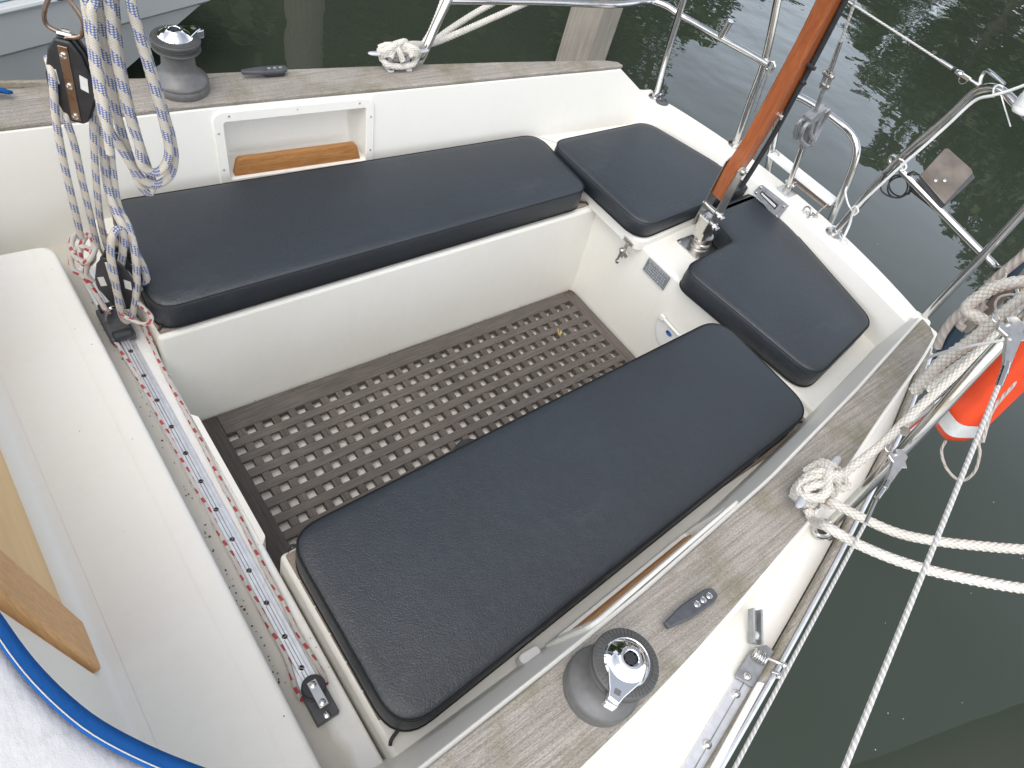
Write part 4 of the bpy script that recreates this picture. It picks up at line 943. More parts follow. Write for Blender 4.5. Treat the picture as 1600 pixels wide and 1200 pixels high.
flange(ps, V((1.945, .272, .487))); flange(ps, V((.905, .93, .472)))
tubeobj('post', [P(1024, 152, .487), PX(1044, 78, 1.87), PX(1068, 0, 1.86), PX(1080, -45, 1.855)], ps)
flange(ps, P(1024, 153, .487), r=.028)
m = MB(); a_, b_ = P(1025, 150, .49), PX(1033, 122, 1.868); m.cyl(a_, a_.lerp(b_, 1), .0165, .0145, 16); obj('sleeve', m, G['rubber'], ps, bevel=.002)
mr = [PX(1201, 101, 1.895), PX(1165, 80, 1.895), PX(1120, 56, 1.89), PX(1085, 36, 1.885), PX(1060, 22, 1.87), PX(1038, 8, 1.84), PX(1012, 2, 1.79), V((1.62, .775, .775)), V((1.35, .83, .775)), V((1.0, .885, .775))]
tubeobj('mid_rail', mr, ps, .0115)
tubeobj('hook', [PX(1198, 99, 1.905), PX(1208, 97, 1.91), PX(1210, 105, 1.912), PX(1203, 111, 1.91), PX(1197, 106, 1.905)], ps, .0055)
m = MB(); m.cyl(PX(1126, 58, 1.888), PX(1142, 32, 1.888), .012, None, 16); obj('holder_stub', m, G['steel'], ps, bevel=.001)
m = MB(); m.cyl(PX(1203, 106, 1.90), PX(1199, 118, 1.90), .006); m.cyl(PX(1199, 118, 1.90), PX(1178, 178, 1.915), .003); obj('gate_pin', m, G['steeld'], ps)
dc = P(1034, 159, .488); d1 = thing('deck_fill_cap', 'round black cap lying beside the far stern post', 'cap', tuple(dc))
m = MB(); m.lathe([(.027, 0), (.027, .005), (.024, .008), (.018, .0085), (.017, .006), (.0003, .006)], dc, (0, 0, 1), 24); m.box(dc.x-.016, dc.x+.016, dc.y-.002, dc.y+.002, dc.z+.005, dc.z+.009); obj('cap', m, G['dgrey'], d1)
# boarding ladder
ld = thing('boarding_ladder', 'folded stainless boarding ladder with a white step outside the stern', 'ladder', (2.0, 0, .47))
LX = 2.0
tubeobj('frame', [PX(1197, 280, LX), PX(1203, 250, LX), PX(1214, 197, LX), PX(1226, 160, LX), PX(1240, 150, LX), PX(1262, 158, LX), PX(1300, 183, LX), PX(1326, 205, LX), PX(1338, 226, LX), PX(1336, 252, LX), PX(1322, 290, LX), PX(1298, 346, LX), PX(1280, 388, LX)], ld, .0125)
m = MB(); m.bar(PX(1205, 238, LX), PX(1304, 317, LX), .040, .022, V((0, 0, 1))); obj('step', m, G['white'], ld, bevel=.004)
m = MB(); m.bar(PX(1240, 275, LX+.002)+V((0, 0, -.012)), PX(1298, 320, LX+.002)+V((0, 0, -.012)), .030, .006, V((0, 0, 1))); obj('tread_wood', m, G['teakslat'], ld)
rope('lashing', [PX(1203, 240, LX-.014), PX(1210, 236, LX-.02), PX(1217, 241, LX-.014), PX(1212, 247, LX+.016), PX(1204, 244, LX+.014)], .003, G['ropew3'], ld, 6, None, True)
rope('lashing', [P(1276, 334, .495), PX(1286, 325, LX-.03), PX(1299, 316, LX-.014), PX(1303, 322, LX)], .0022, G['ropew3'], ld, 6)
# gate wire across the stern
gw = thing('gate_wire', 'steel guard wire crossing above the stern to the pelican hook on the near rail', 'wire', tuple(PX(1510, 135, 1.90)))
gA = br[0]; gB = PX(1226, -62, 1.885); gd = (gB-gA).normalized()
gp = lambda t: gA+gd*t
m = MB(); m.tube(resample([gp(.115), gB], .02), .0030, 8); obj('wire', m, G['wire'], gw)
m = MB(); m.cyl(gp(.085), gp(.13), .0055, .005, 12); obj('terminal', m, G['steel'], gw)
m = MB(); m.ball(gp(.062), .0115, (1, 1, .7)); m.bar(gp(.03), gp(.075), .012, .008); m.cyl(gp(.0), gp(.035), .004); m.tube([gp(.045)+V((.0, math.cos(t)*.011, math.sin(t)*.011-.008)) for t in [2*PI*k/18 for k in range(18)]], .0016, 6, True); m.cyl(gp(.002)+V((0, -.01, 0)), gp(.002)+V((0, .01, 0)), .006); obj('pelican_hook', m, G['steel'], gw)
m = MB(); m.cyl(gp(.078), gp(.086), .0075); obj('tape', m, G['black'], gw)
# outboard plate and cables
op = thing('outboard_pad', 'worn rectangular metal plate bolted to the middle rail above the water', 'bracket', tuple(PX(1480, 276, 1.93)))
n_p = (-RR[2]*.75+V((-.2, .1, .75))).normalized(); pc0 = PX(1478, 276, 1.93)
cp = [PN(*q, n_p, pc0) for q in ((1438, 274), (1476, 318), (1520, 270), (1518, 264), (1482, 232), (1476, 232))]
m = MB(); m.loft([[c-n_p*.003 for c in cp], [c for c in cp]]); pl_ = obj('plate', m, G['wornplate'], op, bevel=.001)
cq = [PN(*q, n_p, pc0-n_p*.006) for q in ((1440, 276), (1478, 320), (1524, 277), (1515, 262))]
m = MB(); m.loft([[c-n_p*.03 for c in cq], [c for c in cq]]); obj('backing_block', m, G['dgrey'], op, bevel=.002)
for q in ((1462, 282), (1476, 282)):
    m = MB(); m.lathe([(.006, 0), (.006, .002), (.003, .004)], PN(*q, n_p, pc0), n_p, 12); obj('bolt', m, G['steel'], pl_)
cw = thing('lamp_cable', 'white lamp cable cable-tied along the stern rail down to a deck grommet', 'cable', tuple(P(1317, 378, .487)))
o1 = V((-.016, -.006, 0))
rope('cable', [P(1318, 378, .487), P(1318, 372, .5), PX(1327, 352, 1.90), PX(1333, 332, 1.885), PX(1345, 318, 1.875), PX(1405, 262, 1.87), PX(1442, 230, 1.87), PX(1480, 196, 1.872), PX(1522, 158, 1.87), PX(1552, 149, 1.86), PX(1582, 140, 1.86), PX(1640, 118, 1.86)], .0042, G['cable'], cw, 10)
rope('spare_loop', [PX(1333, 332, 1.885), PX(1325, 318, 1.88), PX(1321, 300, 1.89), PX(1323, 292, 1.90)], .0028, G['cable'], cw, 8)
m = MB(); c = P(1318, 379, .487); m.lathe([(.014, 0), (.014, .003), (.009, .006), (.005, .009)], c, (0, 0, 1), 18); obj('grommet', m, G['refl'], cw)
for pts in ([(1330, 326), (1337, 322), (1341, 330), (1334, 337)], [(1405, 248), (1412, 252), (1416, 262), (1408, 268)], [(1552, 152), (1553, 138), (1560, 133), (1567, 136)]):
    m = MB(); m.tube(catmull([PX(px, py, 1.872 if i < 3 else 1.868) for i, (px, py) in enumerate(pts)], 6), .0026, 6); obj('cable_tie', m, G['cable'], cw)
m = MB(); m.tube(catmull([PX(1564, 148, 1.86), PX(1571, 172, 1.855), PX(1579, 198, 1.85)], 6), .003, 6, flat=.5); obj('cable_tie', m, G['cable'], cw)
cb = thing('cable_coil', 'small coil of thin black cable hanging under the middle rail', 'cable', tuple(PX(1405, 290, 1.90)))
lp_ = []
for k in range(34):
    t = k/33*2*PI*2.1; lp_.append(PX(1404+18*math.cos(t)+4*math.sin(t*.7), 289+17*math.sin(t)+k*.15, 1.90+.006*math.sin(k)))
rope('coil', lp_, .0026, G['cableb'], cb, 4)
rope('coil', [PX(1384, 270, 1.888), PX(1376, 292, 1.89), PX(1384, 304, 1.89), PX(1404, 309, 1.89), PX(1420, 300, 1.89), PX(1426, 285, 1.89), PX(1421, 270, 1.885)], .0026, G['cableb'], cb, 6)
m = MB(); m.tube(catmull([PX(1381, 270, 1.885), PX(1387, 277, 1.88), PX(1394, 270, 1.885)], 5), .004, 6); m.bar(PX(1418, 272, 1.88), PX(1428, 268, 1.88), .008, .006); m.cyl(PX(1424, 296, 1.90), PX(1464, 328, 1.90), .006); obj('tie', m, G['cableb'], cb)
lmp = thing('stern_lamp', 'white plastic stern lamp clipped to the top rail at the picture edge', 'lamp', tuple(PX(1600, 165, 1.86)))
a_, b_ = PX(1588, 172, 1.85), PX(1625, 150, 1.83)
m = MB(); m.lathe([(.020, -.03), (.027, -.02), (.027, .028), (.022, .034)], (a_+b_)/2, V((.2, .1, 1)), 24); obj('housing', m, G['white'], lmp, bevel=.002)
m = MB(); m.lathe([(.0285, -.012), (.0285, .012)], (a_+b_)/2, V((.2, .1, 1)), 24); obj('lens', m, G['refl'], lmp)
# ================================================================== LIFELINES
def pelican(par, tip, tail, w_=.012):
    d = (tail-tip); L = d.length; d.normalize(); a, b_, _ = frame_to(d, -RR[2])
    m = MB()
    def q(x, y, z=0): return tip+d*x*L+a*y*L+b_*z
    po = [(0, -.06), (.12, -.20), (.22, -.12), (.30, -.30), (.42, -.28), (.46, -.12), (.72, -.09), (1., -.05), (1., .05), (.62, .09), (.40, .12), (.30, .22), (.20, .12), (.05, .12)]
    r0 = [q(x, y, -.004) for x, y in po]; r1 = [q(x, y, .004) for x, y in po]; m.loft([r0, r1])
    obj('pelican_hook', m, G['satin'], par, bevel=.0018)
    m = MB(); m.tube([q(.24, -.34)+a*math.cos(t)*.008+d*math.sin(t)*.008 for t in [2*PI*k/16 for k in range(16)]], .0013, 6, True); obj('ring', m, G['steel'], par)
    m = MB(); m.cyl(q(.24, -.14, -.008), q(.24, -.14, .008), .004); obj('pin', m, G['steel'], par)
    m = MB(); m.cyl(q(.9, 0), q(1.12, 0), .0062); obj('ferrule', m, G['steel'], par)
ll1 = thing('lifeline', 'upper steel wire lifeline with a pelican hook in front of the orange lifebuoy', 'wire', tuple(PD(1562, 600, 1.15)), 'lifelines')
A1 = V((.955, -.865, .98))
U0 = PD(1590, 498, 1.25); U1 = PD(1571, 575, 1.20); U2 = PD(1320, 1200, .88)
pelican(ll1, U0, U1); m = MB(); m.cyl(U1, PD(1560, 605, 1.18), .0065, .0055, 12); obj('terminal', m, G['steel'], ll1)
ud = (U2-PD(1560, 605, 1.18)); m = MB(); m.tube(resample([PD(1561, 600, 1.184), PD(1560, 605, 1.18)+ud*1.6], .02), .0041, 8); obj('wire', m, G['wire'], ll1)
m = MB(); m.tube([PD(1577+7*math.cos(t), 505+7*math.sin(t), 1.25) for t in [2*PI*k/18 for k in range(18)]], .0022, 6, True); obj('split_ring', m, G['steeld'], ll1)
rope('cord', [PD(1580, 530, 1.22), PD(1540, 536, 1.25), PD(1500, 544, 1.30), PD(1465, 553, 1.38), PD(1446, 562, 1.45)], .0028, G['cord'], ll1, 8)
ll2 = thing('lifeline', 'lower steel wire lifeline with a pelican hook above the near mooring cleat', 'wire', tuple(PD(1380, 750, 1.3)), 'lifelines')
W0 = PD(1412, 706, 1.40); W1 = PD(1385, 757, 1.355); W2 = PD(1352, 818, 1.30); W3 = PD(1150, 1196, 1.04)
pelican(ll2, W0, W1); m = MB(); m.cyl(W1, PD(1370, 778, 1.34), .0055, None, 12); m.cyl(PD(1368, 782, 1.335), W2, .0042, .0036, 12); obj('terminal', m, G['steel'], ll2)
m = MB(); m.tube(resample([W2, W2+(W3-W2)*1.3], .02), .0034, 8); obj('wire', m, G['wire'], ll2)
# ================================================================== LIFEBUOY, ROPES, POLE ON THE STERN RAIL
lbz = thing('lifebuoy', 'orange horseshoe lifebuoy with a silver band hanging outside the stern rail', 'lifebuoy', tuple(PX(1488, 680, 1.2)))
q0 = PX(1485, 676, 1.2); q1 = PX(1600, 562, 1.2); ud = (q1-q0).normalized(); sdn = V((.86, -.5, 0)).normalized()
hw_, hd_ = .045, .034
def hs(px_path, w0=0, w1=1): pass
cen = [q0+ud*.0, q0+ud*.02, q0+ud*.30, q0+ud*.40+sdn*.04, q0+ud*.45+sdn*.16, q0+ud*.40+sdn*.28, q0+ud*.30+sdn*.32, q0+ud*.02+sdn*.32]
cenr = resample(catmull(cen, 8), .02); rings = []
nn = ud.cross(sdn).normalized()
for i, p_ in enumerate(cenr):
    t = (cenr[min(i+1, len(cenr)-1)]-cenr[max(0, i-1)]).normalized(); si = nn.cross(t).normalized(); e_ = min(1, .62+i*.2, .62+(len(cenr)-1-i)*.2)
    rings.append([p_+si*hw_*e_*math.copysign(abs(math.cos(a))**.55, math.cos(a))+nn*hd_*e_*math.copysign(abs(math.sin(a))**.55, math.sin(a)) for a in [2*PI*k/20 for k in range(20)]])
m = MB(); m.loft(rings); obj('foam_body', m, G['orange'], lbz, angle=60)
m = MB(); m.loft([[p_+(p_-cenr[i])*.03 for p_ in rings[i]] for i in (2, 3, 4)], True, False, False); obj('silver_band', m, G['refl'], lbz, angle=60)
rope('grab_line', [PX(1478, 688, 1.17), PX(1471, 705, 1.17), PX(1478, 730, 1.17), PX(1494, 748, 1.17), PX(1508, 750, 1.17), PX(1524, 735, 1.17), PX(1531, 708, 1.17), PX(1530, 690, 1.17), PX(1545, 660, 1.17)], .0032, G['ropew3'], lbz, 10, .005)
rope('grab_line', [PX(1594, 572, 1.17), PX(1583, 600, 1.17), PX(1566, 620, 1.17), PX(1548, 645, 1.17), PX(1535, 690, 1.17)], .0045, G['ropew3'], lbz, 10, .005)
rc = thing('rope_coil', 'coil of thick white braided rope hanging from the stern rail beside the lifebuoy', 'rope', tuple(PX(1500, 560, 1.3)))
def rp(px, py, y=-.80): return PX(px, py, 1.3+(y+.8)*2)
for pts, rr_, xx in (([(1429, 611), (1448, 590), (1472, 565), (1519, 532), (1560, 498), (1591, 472), (1650, 425)], .0135, 1.18), ([(1454, 608), (1490, 580), (1525, 556), (1555, 532), (1591, 500), (1650, 455)], .0135, 1.14), ([(1548, 505), (1528, 496), (1510, 482), (1532, 462), (1560, 447), (1600, 440), (1660, 440)], .0130, 1.28)):
    rope('strand', [PX(a, b_, xx) for a, b_ in pts], rr_, G['ropew'], rc, 12, .004, amp=.12, k=32)
r3 = thing('twisted_rope', 'grey three strand rope end hanging down past the end of the near teak cap', 'rope', tuple(rp(1462, 545, -.76)))
rope('strand', [rp(a, b_, -.76) for a, b_ in ((1464, 543), (1474, 520), (1490, 498), (1520, 472), (1560, 432), (1600, 398), (1660, 340))], .0105, G['ropew3'], r3, 12, .005, amp=0)
rope('strand', [rp(a, b_, -.755) for a, b_ in ((1508, 514), (1500, 508), (1503, 498), (1520, 490), (1540, 476))], .010, G['ropew3'], r3, 10, .005)
bp_ = thing('boat_pole', 'brown wooden pole with steel end fittings and a blue sleeve tucked behind the coiled ropes', 'pole', tuple(PX(1500, 530, 1.4)))
m = MB(); m.bar(PX(1512, 516, 1.4), PX(1625, 400, 1.4), .022, .018); obj('shaft', m, wood('pole_wood', (.20, .15, .12), (.14, .10, .08), (.07, .05, .04), 'z', 40, .05), bp_, bevel=.003)
m = MB(); m.bar(PX(1508, 515, 1.4), PX(1535, 488, 1.4), .024, .022); m.ball(PX(1522, 492, 1.4), .010); m.ball(PX(1512, 516, 1.4), .010); obj('end_fitting', m, G['steeld'], bp_, bevel=.003)
m = MB(); m.bar(PX(1585, 428, 1.4), PX(1600, 412, 1.4), .030, .02); obj('end_fitting', m, G['steeld'], bp_, bevel=.003)
m = MB(); m.cyl(PX(1468, 562, 1.4), PX(1506, 506, 1.4), .017, .015, 16); obj('sleeve', m, G['blue'], bp_, bevel=.003)
m = MB(); m.cyl(PX(1570, 445, 1.4), PX(1605, 400, 1.4), .015, None, 16); obj('sleeve', m, G['blue'], bp_, bevel=.003)
lk = thing('locking_cord', 'thin white cord loop with a yellow tag in the hanging ropes', 'cord', tuple(PX(1575, 470, 1.25)))
rope('cord', [rp(1556, 486, -.81), rp(1555, 474, -.77), rp(1562, 464, -.77), rp(1578, 460, -.77), rp(1592, 461, -.77)], .0026, G['cord'], lk, 8)
rope('cord', [rp(1572, 418, -.765), rp(1572, 428, -.765), rp(1570, 436, -.81)], .0026, G['cord'], lk, 8)
m = MB(); m.bar(rp(1594, 446, -.81), rp(1599, 452, -.81), .012, .006); obj('tag', m, G['yellow'], lk)
# deck fairlead under the near cleat
fa = thing('fairlead', 'small stainless fairlead with a dark lining on the side deck below the near cleat', 'fairlead', tuple(P(1287, 830, .475)))
c = P(1284, 828, .482); m = MB(); m.tube([c+V((math.cos(t)*.026, math.sin(t)*.017, .004)) for t in [2*PI*k/24 for k in range(24)]], .006, 8, True); obj('ring', m, G['steel'], fa)
m = MB(); m.lathe([(.020, -.004), (.020, .004)], c, (0, 0, 1), 20); obj('lining', m, G['rubber'], fa)
# ================================================================== GENOA TRACK ON THE SIDE DECK
gt = thing('sheet_track', 'white aluminium sheet track with rivets along the near toe rail', 'track', tuple(P(1110, 1150, .475)))
e0, e1, f0, f1 = P(1147, 1061, .474), P(1064, 1200, .474), P(1187, 1072, .474), P(1117, 1200, .474)
far = lambda a, b_, t: a+(b_-a)*t
m = MB(); m.hexa([e0+V((0, 0, -.004)), far(e0, e1, 2)+V((0, 0, -.004)), far(f0, f1, 2)+V((0, 0, -.004)), f0+V((0, 0, -.004)), e0+V((0, 0, .004)), far(e0, e1, 2)+V((0, 0, .004)), far(f0, f1, 2)+V((0, 0, .004)), f0+V((0, 0, .004))]); obj('flat', m, G['alu'], gt, bevel=.001)
i0 = f0.lerp(e0, .26); i1 = f1.lerp(e1, .26)
m = MB(); m.hexa([i0, far(i0, i1, 2), far(f0, f1, 2), f0, i0+V((0, 0, .022)), far(i0, i1, 2)+V((0, 0, .022)), far(f0, f1, 2)+V((0, 0, .022)), f0+V((0, 0, .022))]); obj('flange', m, G['white'], gt, bevel=.003)
m = MB(); g0 = e0.lerp(f0, .38)+V((0, 0, .0042)); g1 = e1.lerp(f1, .38)+V((0, 0, .0042)); m.bar(g0, far(g0, g1, 2), .0022, .001); obj('seam', m, G['galv'], gt)
for px, py in ((1150, 1084), (1105, 1163)):
    c = P(px, py, .479); m = MB(); m.lathe([(.0085, -.001), (.0080, .003), (.005, .006), (.0005, .0068)], c, (0, 0, 1), 16); obj('rivet', m, G['steel'], gt)
sb = thing('sheet_bracket', 'galvanised bracket with a spring and shackle at the end of the sheet track', 'bracket', tuple(P(1180, 1050, .48)))
cp = [P(px, py, .481) for px, py in ((1147, 1058), (1172, 1018), (1196, 1009), (1217, 1027), (1199, 1064), (1176, 1075))]
m = MB(); m.loft([cp, [c+V((0, 0, .005)) for c in cp]]); sbp = obj('plate', m, G['galv'], sb, bevel=.001)
c = P(1167, 1057, .486); m = MB(); m.lathe([(.0085, -.001), (.0080, .003), (.005, .006), (.0005, .0068)], c, (0, 0, 1), 16); obj('rivet', m, G['steel'], sbp)
c0_, c1_ = P(1181, 1006, .492), P(1180, 952, .508); m = MB(); u_ = (c1_-c0_).normalized(); sr = u_.cross(V((0, 0, 1))).normalized(); up_ = sr.cross(u_)
for o_ in (-.0085, .0085): m.bar(c0_+sr*o_, c1_+sr*o_, .004, .022, up_)
m.bar(c0_-up_*.009, c1_-up_*.009, .020, .004, up_); obj('channel', m, G['galv'], sb, bevel=.0008)
m = MB(); m.lathe([(.008, 0), (.008, .004), (.004, .008), (.0005, .009)], P(1181, 993, .49), up_, 14); obj('channel_rivet', m, G['refl'], sb)
s0_, s1_ = P(1178, 1020, .497), P(1196, 1031, .497); sx_ = (s1_-s0_); L_ = sx_.length; sx_.normalize(); a, b_, _ = frame_to(sx_)
m = MB(); m.tube([s0_+sx_*L_*k/80+a*math.cos(k*2*PI/14)*.010+b_*math.sin(k*2*PI/14)*.010 for k in range(81)], .0019, 6); obj('spring', m, G['steel'], sb)
m = MB(); m.tube(catmull([P(1194, 1027, .50), P(1208, 1032, .50), P(1222, 1038, .50), P(1226, 1042, .498), P(1223, 1050, .494), P(1216, 1058, .49)], 6), .0034, 8); m.ball(P(1225, 1039, .50), .006); m.ball(P(1217, 1057, .49), .006); m.cyl(P(1205, 1049, .492), P(1222, 1054, .492), .0032); obj('snap_hook', m, G['steel'], sb)
# ================================================================== SPRAYHOOD
sh = thing('sprayhood', 'grey white canvas sprayhood with a bright blue bound edge at the corner of the picture', 'sprayhood', tuple(P(150, 1150, .95)))
edge = [P(-160, 760, 1.02), P(-90, 850, 1.02), P(-35, 925, 1.01), P(2, 975, 1.0), P(30, 1015, .995), P(60, 1052, .99), P(100, 1092, .985), P(150, 1132, .98), P(215, 1168, .97), P(290, 1200, .96), P(380, 1230, .95), P(520, 1262, .93)]
ed = resample(catmull(edge, 6), .012)
def row(d, dz):
    out = []
    for p_ in ed: out.append(p_+V((-.62, -.78, 0))*d+V((0, 0, dz)))
    return out
m = MB(); rr = [row(.004, 0), row(.03, .006), row(.06, .009), row(.10, .008), row(.18, -.0)]
m.loft(rr, False, False, False); obj('panel', m, G['canvas'], sh, solid=.003, angle=80)
m = MB()
hr = [[p_+V((-.62, -.78, 0))*d+V((0, 0, z)) for p_ in ed] for d, z in ((-.003, -.002), (-.004, .002), (.002, .0052), (.010, .0078), (.012, .0070))]
m.loft(hr, False, False, False); hem = obj('bound_edge', m, G['canvasb'], sh, solid=.003, angle=80)
m = MB(); m.tube([p_+V((-.62, -.78, 0))*.0090+V((0, 0, .0094)) for p_ in ed], .0007, 5); obj('stitching', m, G['cord'], hem)
m = MB(); fp = [P(-40, 140, .64), P(0, 144, .635), P(14, 148, .63), P(22, 147, .622), P(8, 143, .625), P(-40, 132, .625)]
m.loft([fp, [c+V((0, 0, .008)) for c in fp]]); obj('far_corner', m, G['canvasb'], sh, bevel=.002)
# ================================================================== NEIGHBOUR BOAT, PILES
nbt = thing('neighbour_boat', 'pale grey blue motor boat hull moored beyond the far coaming', 'boat', (-.6, 2.4, -.35))
az = math.radians(18); dv = V((math.cos(az), math.sin(az), 0)); nv = V((-math.sin(az), math.cos(az), 0)); O0 = V((0, 2.2, 0))
def nb_at(s, off, z):
    s = min(s, .93+1.9*z-.25*abs(off-.7)) if off > .1 else min(s, .93+1.9*z)
    return O0+dv*s+nv*off+V((0, 0, z))
def nbside(s, z):   # outward offset of near side (negative = towards us)
    tip = .98+.42*(z-.15)   # stem rake
    return CN-.10+.10*(z+.55)/.7
CN = 0.70
rings = []; zs = [-.55, -.345, -.30, -.02, .0, .16]
ss = [-3.2+.1*k for k in range(43)]
m = MB()
for s in ss:
    near = [nb_at(s, CN-nbside(s, z)-(.018 if z >= 0 and z < .1 else 0), z) for z in zs]; farr = [nb_at(s, CN+nbside(s, z), z) for z in zs[::-1]]
    rings.append(near+farr)
m.loft(rings); obj('hull', m, G['nbhull'], nbt, angle=25)
m = MB(); m.loft([[nb_at(s, CN-nbside(s, -.345)-.006, -.35), nb_at(s, CN-nbside(s, -.27)-.006, -.27)] for s in ss], False, False, False); obj('waterline_stripe', m, G['nbdark'], nbt, solid=.006)
m = MB(); m.loft([[nb_at(s, CN-nbside(s, .16)*.93, .165), nb_at(s, CN-nbside(s, .16)*.6, .33), nb_at(s, CN+nbside(s, .16)*.6, .33), nb_at(s, CN+nbside(s, .16)*.93, .165)] for s in ss if s < .5]); obj('cabin_side', m, G['nbteal'], nbt)
m = MB(); m.tube([nb_at(s, CN-nbside(s, .16)-.004, .160) for s in ss], .012, 8); obj('gunwale', m, G['nbhull'], nbt)
pi1 = thing('mooring_pile', 'square grey timber mooring pile standing behind the end of the far teak cap', 'pile', (3.1, 2.14, -.35), 'mooring piles')
pA, pB, pC, pD = P(866, 100, -.35), P(902, 100, -.35), P(944, 100, -.35), P(908, 85, -.35)
def pq(p_, z): return V((p_.x, p_.y, z))
cA = pA; cB = P(912, 112, -.35); cC = pC; cD = cA+(cC-cB)
m = MB(); m.hexa([pq(c, -1.2) for c in (cA, cB, cC, cD)]+[pq(c, .95) for c in (cA, cB, cC, cD)]); obj('post', m, G['pile'], pi1, bevel=.006)
pi2 = thing('mooring_pile', 'round timber pile seen only as a pale reflection beyond the far jamming cleat', 'pile', (2.2, 4.6, -.35), 'mooring piles')
X2 = P(478, -70, -.35); m = MB(); m.lathe([(.13, -1), (.125, 2.6), (.11, 2.64)], X2+V((0, 0, 0)), (0, 0, 1), 20); obj('post', m, G['pile'], pi2)
pi3 = thing('mooring_pile', 'stout timber pile off the port side, reflected at the lower corner', 'pile', (3.0, -2.3, -.35), 'mooring piles')
m = MB(); m.lathe([(.16, -1), (.15, 3.1), (.13, 3.15)], V((3.0, -2.32, -.35)), (0, 0, 1), 20); m.bar(V((3.0, -2.3, 1.2)), V((2.3, -3.1, 2.6)), .1, .1); obj('post', m, G['pile'], pi3)
# ================================================================== SMALL LITTER
lf = thing('dry_leaf', 'small dry yellow leaf caught in the grating near its far end', 'leaf', tuple(P(873, 523, .002)))
c = P(873, 523, .003); m = MB()
for k in range(3):
    a = .5+k*.5; d = V((math.cos(a), math.sin(a), .12)); m.loft([[c+V((0, -.006+k*.004, 0)), c+V((0, -.001+k*.004, .001))], [c+d*.014+V((0, -.008+k*.004, .003)), c+d*.014+V((0, .002+k*.004, .004))], [c+d*.026, c+d*.0262+V((0, 0, .0005))]], False, False, False)
obj('blade', m, G['leafy'], lf, solid=.0008)
m = MB()
def crumb(c, r): 
    m.ball(c, r, (random.uniform(.6, 1.6), random.uniform(.6, 1.6), .5), 5, 4)
for k in range(80):
    t = random.random(); p_ = P(128+ (440-128)*t+random.gauss(0, 4), 432+(1070-432)*t+random.gauss(0, 4), .2905); p_.x = max(-.214, min(-.188, p_.x)) if random.random() < .8 else p_.x
    if p_.x < -.222: continue
    crumb(p_, random.uniform(.0008, .0022))
for k in range(70): crumb(V((1.305-abs(random.gauss(0, .02)), .262-abs(random.gauss(0, .012))*1.0, .002)) if k % 3 else V((random.uniform(-.0, 1.3), 0, .002))+V((0, .288-.0190*random.random(), 0)), random.uniform(.0008, .0024))
for k in range(14): crumb(V((random.uniform(-.40, -.2), random.uniform(-.7, .6), .3797)) if k % 2 else V((-.128+random.random()*.004, random.uniform(-.7, .2), .291)), random.uniform(.0006, .0014))
tag(obj('dirt_crumbs', m, G['crumb']), 'scattered dark dirt crumbs in the cockpit corners', 'dirt', None, 'stuff')
m = MB()
for k in range(22):
    px, py = random.uniform(1250, 1600), random.uniform(200, 1190); p_ = P(px, py, -.3485); m.lathe([(random.uniform(.001, .0025), 0), (.001, .001)], p_, (0, 0, 1), 6)
tag(obj('floating_specks', m, G['refl']), 'tiny pale specks floating on the water', 'specks', None, 'stuff')
# ================================================================== TREES (seen reflected in the water)
def tree_mesh(name, seed, H, spread, nleaf, mat):
    rnd = random.Random(seed); m = MB()
    m.loft([[(math.cos(a)*r+ox, math.sin(a)*r, z) for a in [2*PI*k/8 for k in range(8)]] for r, z, ox in ((.22, 0, 0), (.17, H*.25, .05), (.12, H*.5, .12), (.05, H*.85, .1))])
    limbs = []
    for k in range(9):
        a = rnd.uniform(0, 2*PI); z = H*rnd.uniform(.25, .65); L = spread*rnd.uniform(.5, .95); e = V((math.cos(a)*L, math.sin(a)*L, z+H*rnd.uniform(.08, .3)))
        m.cyl((.08, 0, z), e, .06, .02, 6); limbs.append(e)
    trunk = m
    lv = MB(); cl_ = []
    for k in range(46):
        e = rnd.choice(limbs); cl_.append((e.lerp(V((0, 0, H*rnd.uniform(.5, 1.))), rnd.random())+V((rnd.gauss(0, .5), rnd.gauss(0, .5), rnd.gauss(0, .45))), rnd.uniform(.35, .95)))
    for k in range(14): cl_.append((V((rnd.gauss(0, spread*.55), rnd.gauss(0, spread*.55), H*rnd.uniform(.08, .35))), rnd.uniform(.4, .8)))
    for k in range(nleaf):
        c, r = rnd.choice(cl_); d = V((rnd.gauss(0, 1), rnd.gauss(0, 1), rnd.gauss(0, 1))); d = d.normalized()*r*rnd.random()**.4; p_ = c+d
        if p_.z < .1: continue
        n = V((rnd.gauss(0, 1), rnd.gauss(0, 1), rnd.gauss(0, 1)+.6)).normalized(); a, b_, _ = frame_to(n, V((rnd.random(), rnd.random(), .3))); s_ = rnd.uniform(.05, .12)
        lv.face(lv.verts([p_-a*s_*1.5, p_-b_*s_*.7, p_+a*s_*1.5, p_+b_*s_*.7]))
    return trunk, lv
protos = []
for i, (seed, H, sp_w, mat) in enumerate(((1, 6.5, 2.3, 'leaf'), (2, 8., 2.4, 'leaf2'), (3, 5.2, 2.6, 'leaf'))):
    tr, lv = tree_mesh('t', seed, H, sp_w, 13000, mat); root = thing('bank_tree', 'leafy broad tree on the bank, seen only as dark green reflections in the water', 'tree', (0, 0, 0), 'trees on the bank')
    obj('trunk', tr, G['bark'], root); o = obj('crown', lv, G[mat], root)
    protos.append(root)
spots = []
def place(az_, dist, i, s=1.): spots.append((az_, dist, i, s))
for k, (a_, d_) in enumerate(((92, 11), (84, 11.5), (77, 11), (70, 11.5), (63, 11.5), (57, 12), (51, 12.5), (45, 13.), (39, 13.5))): place(a_, d_, k % 3 if a_ != 39 else 0, (1.0 if k % 3 != 2 else 1.3) if a_ != 39 else .72)
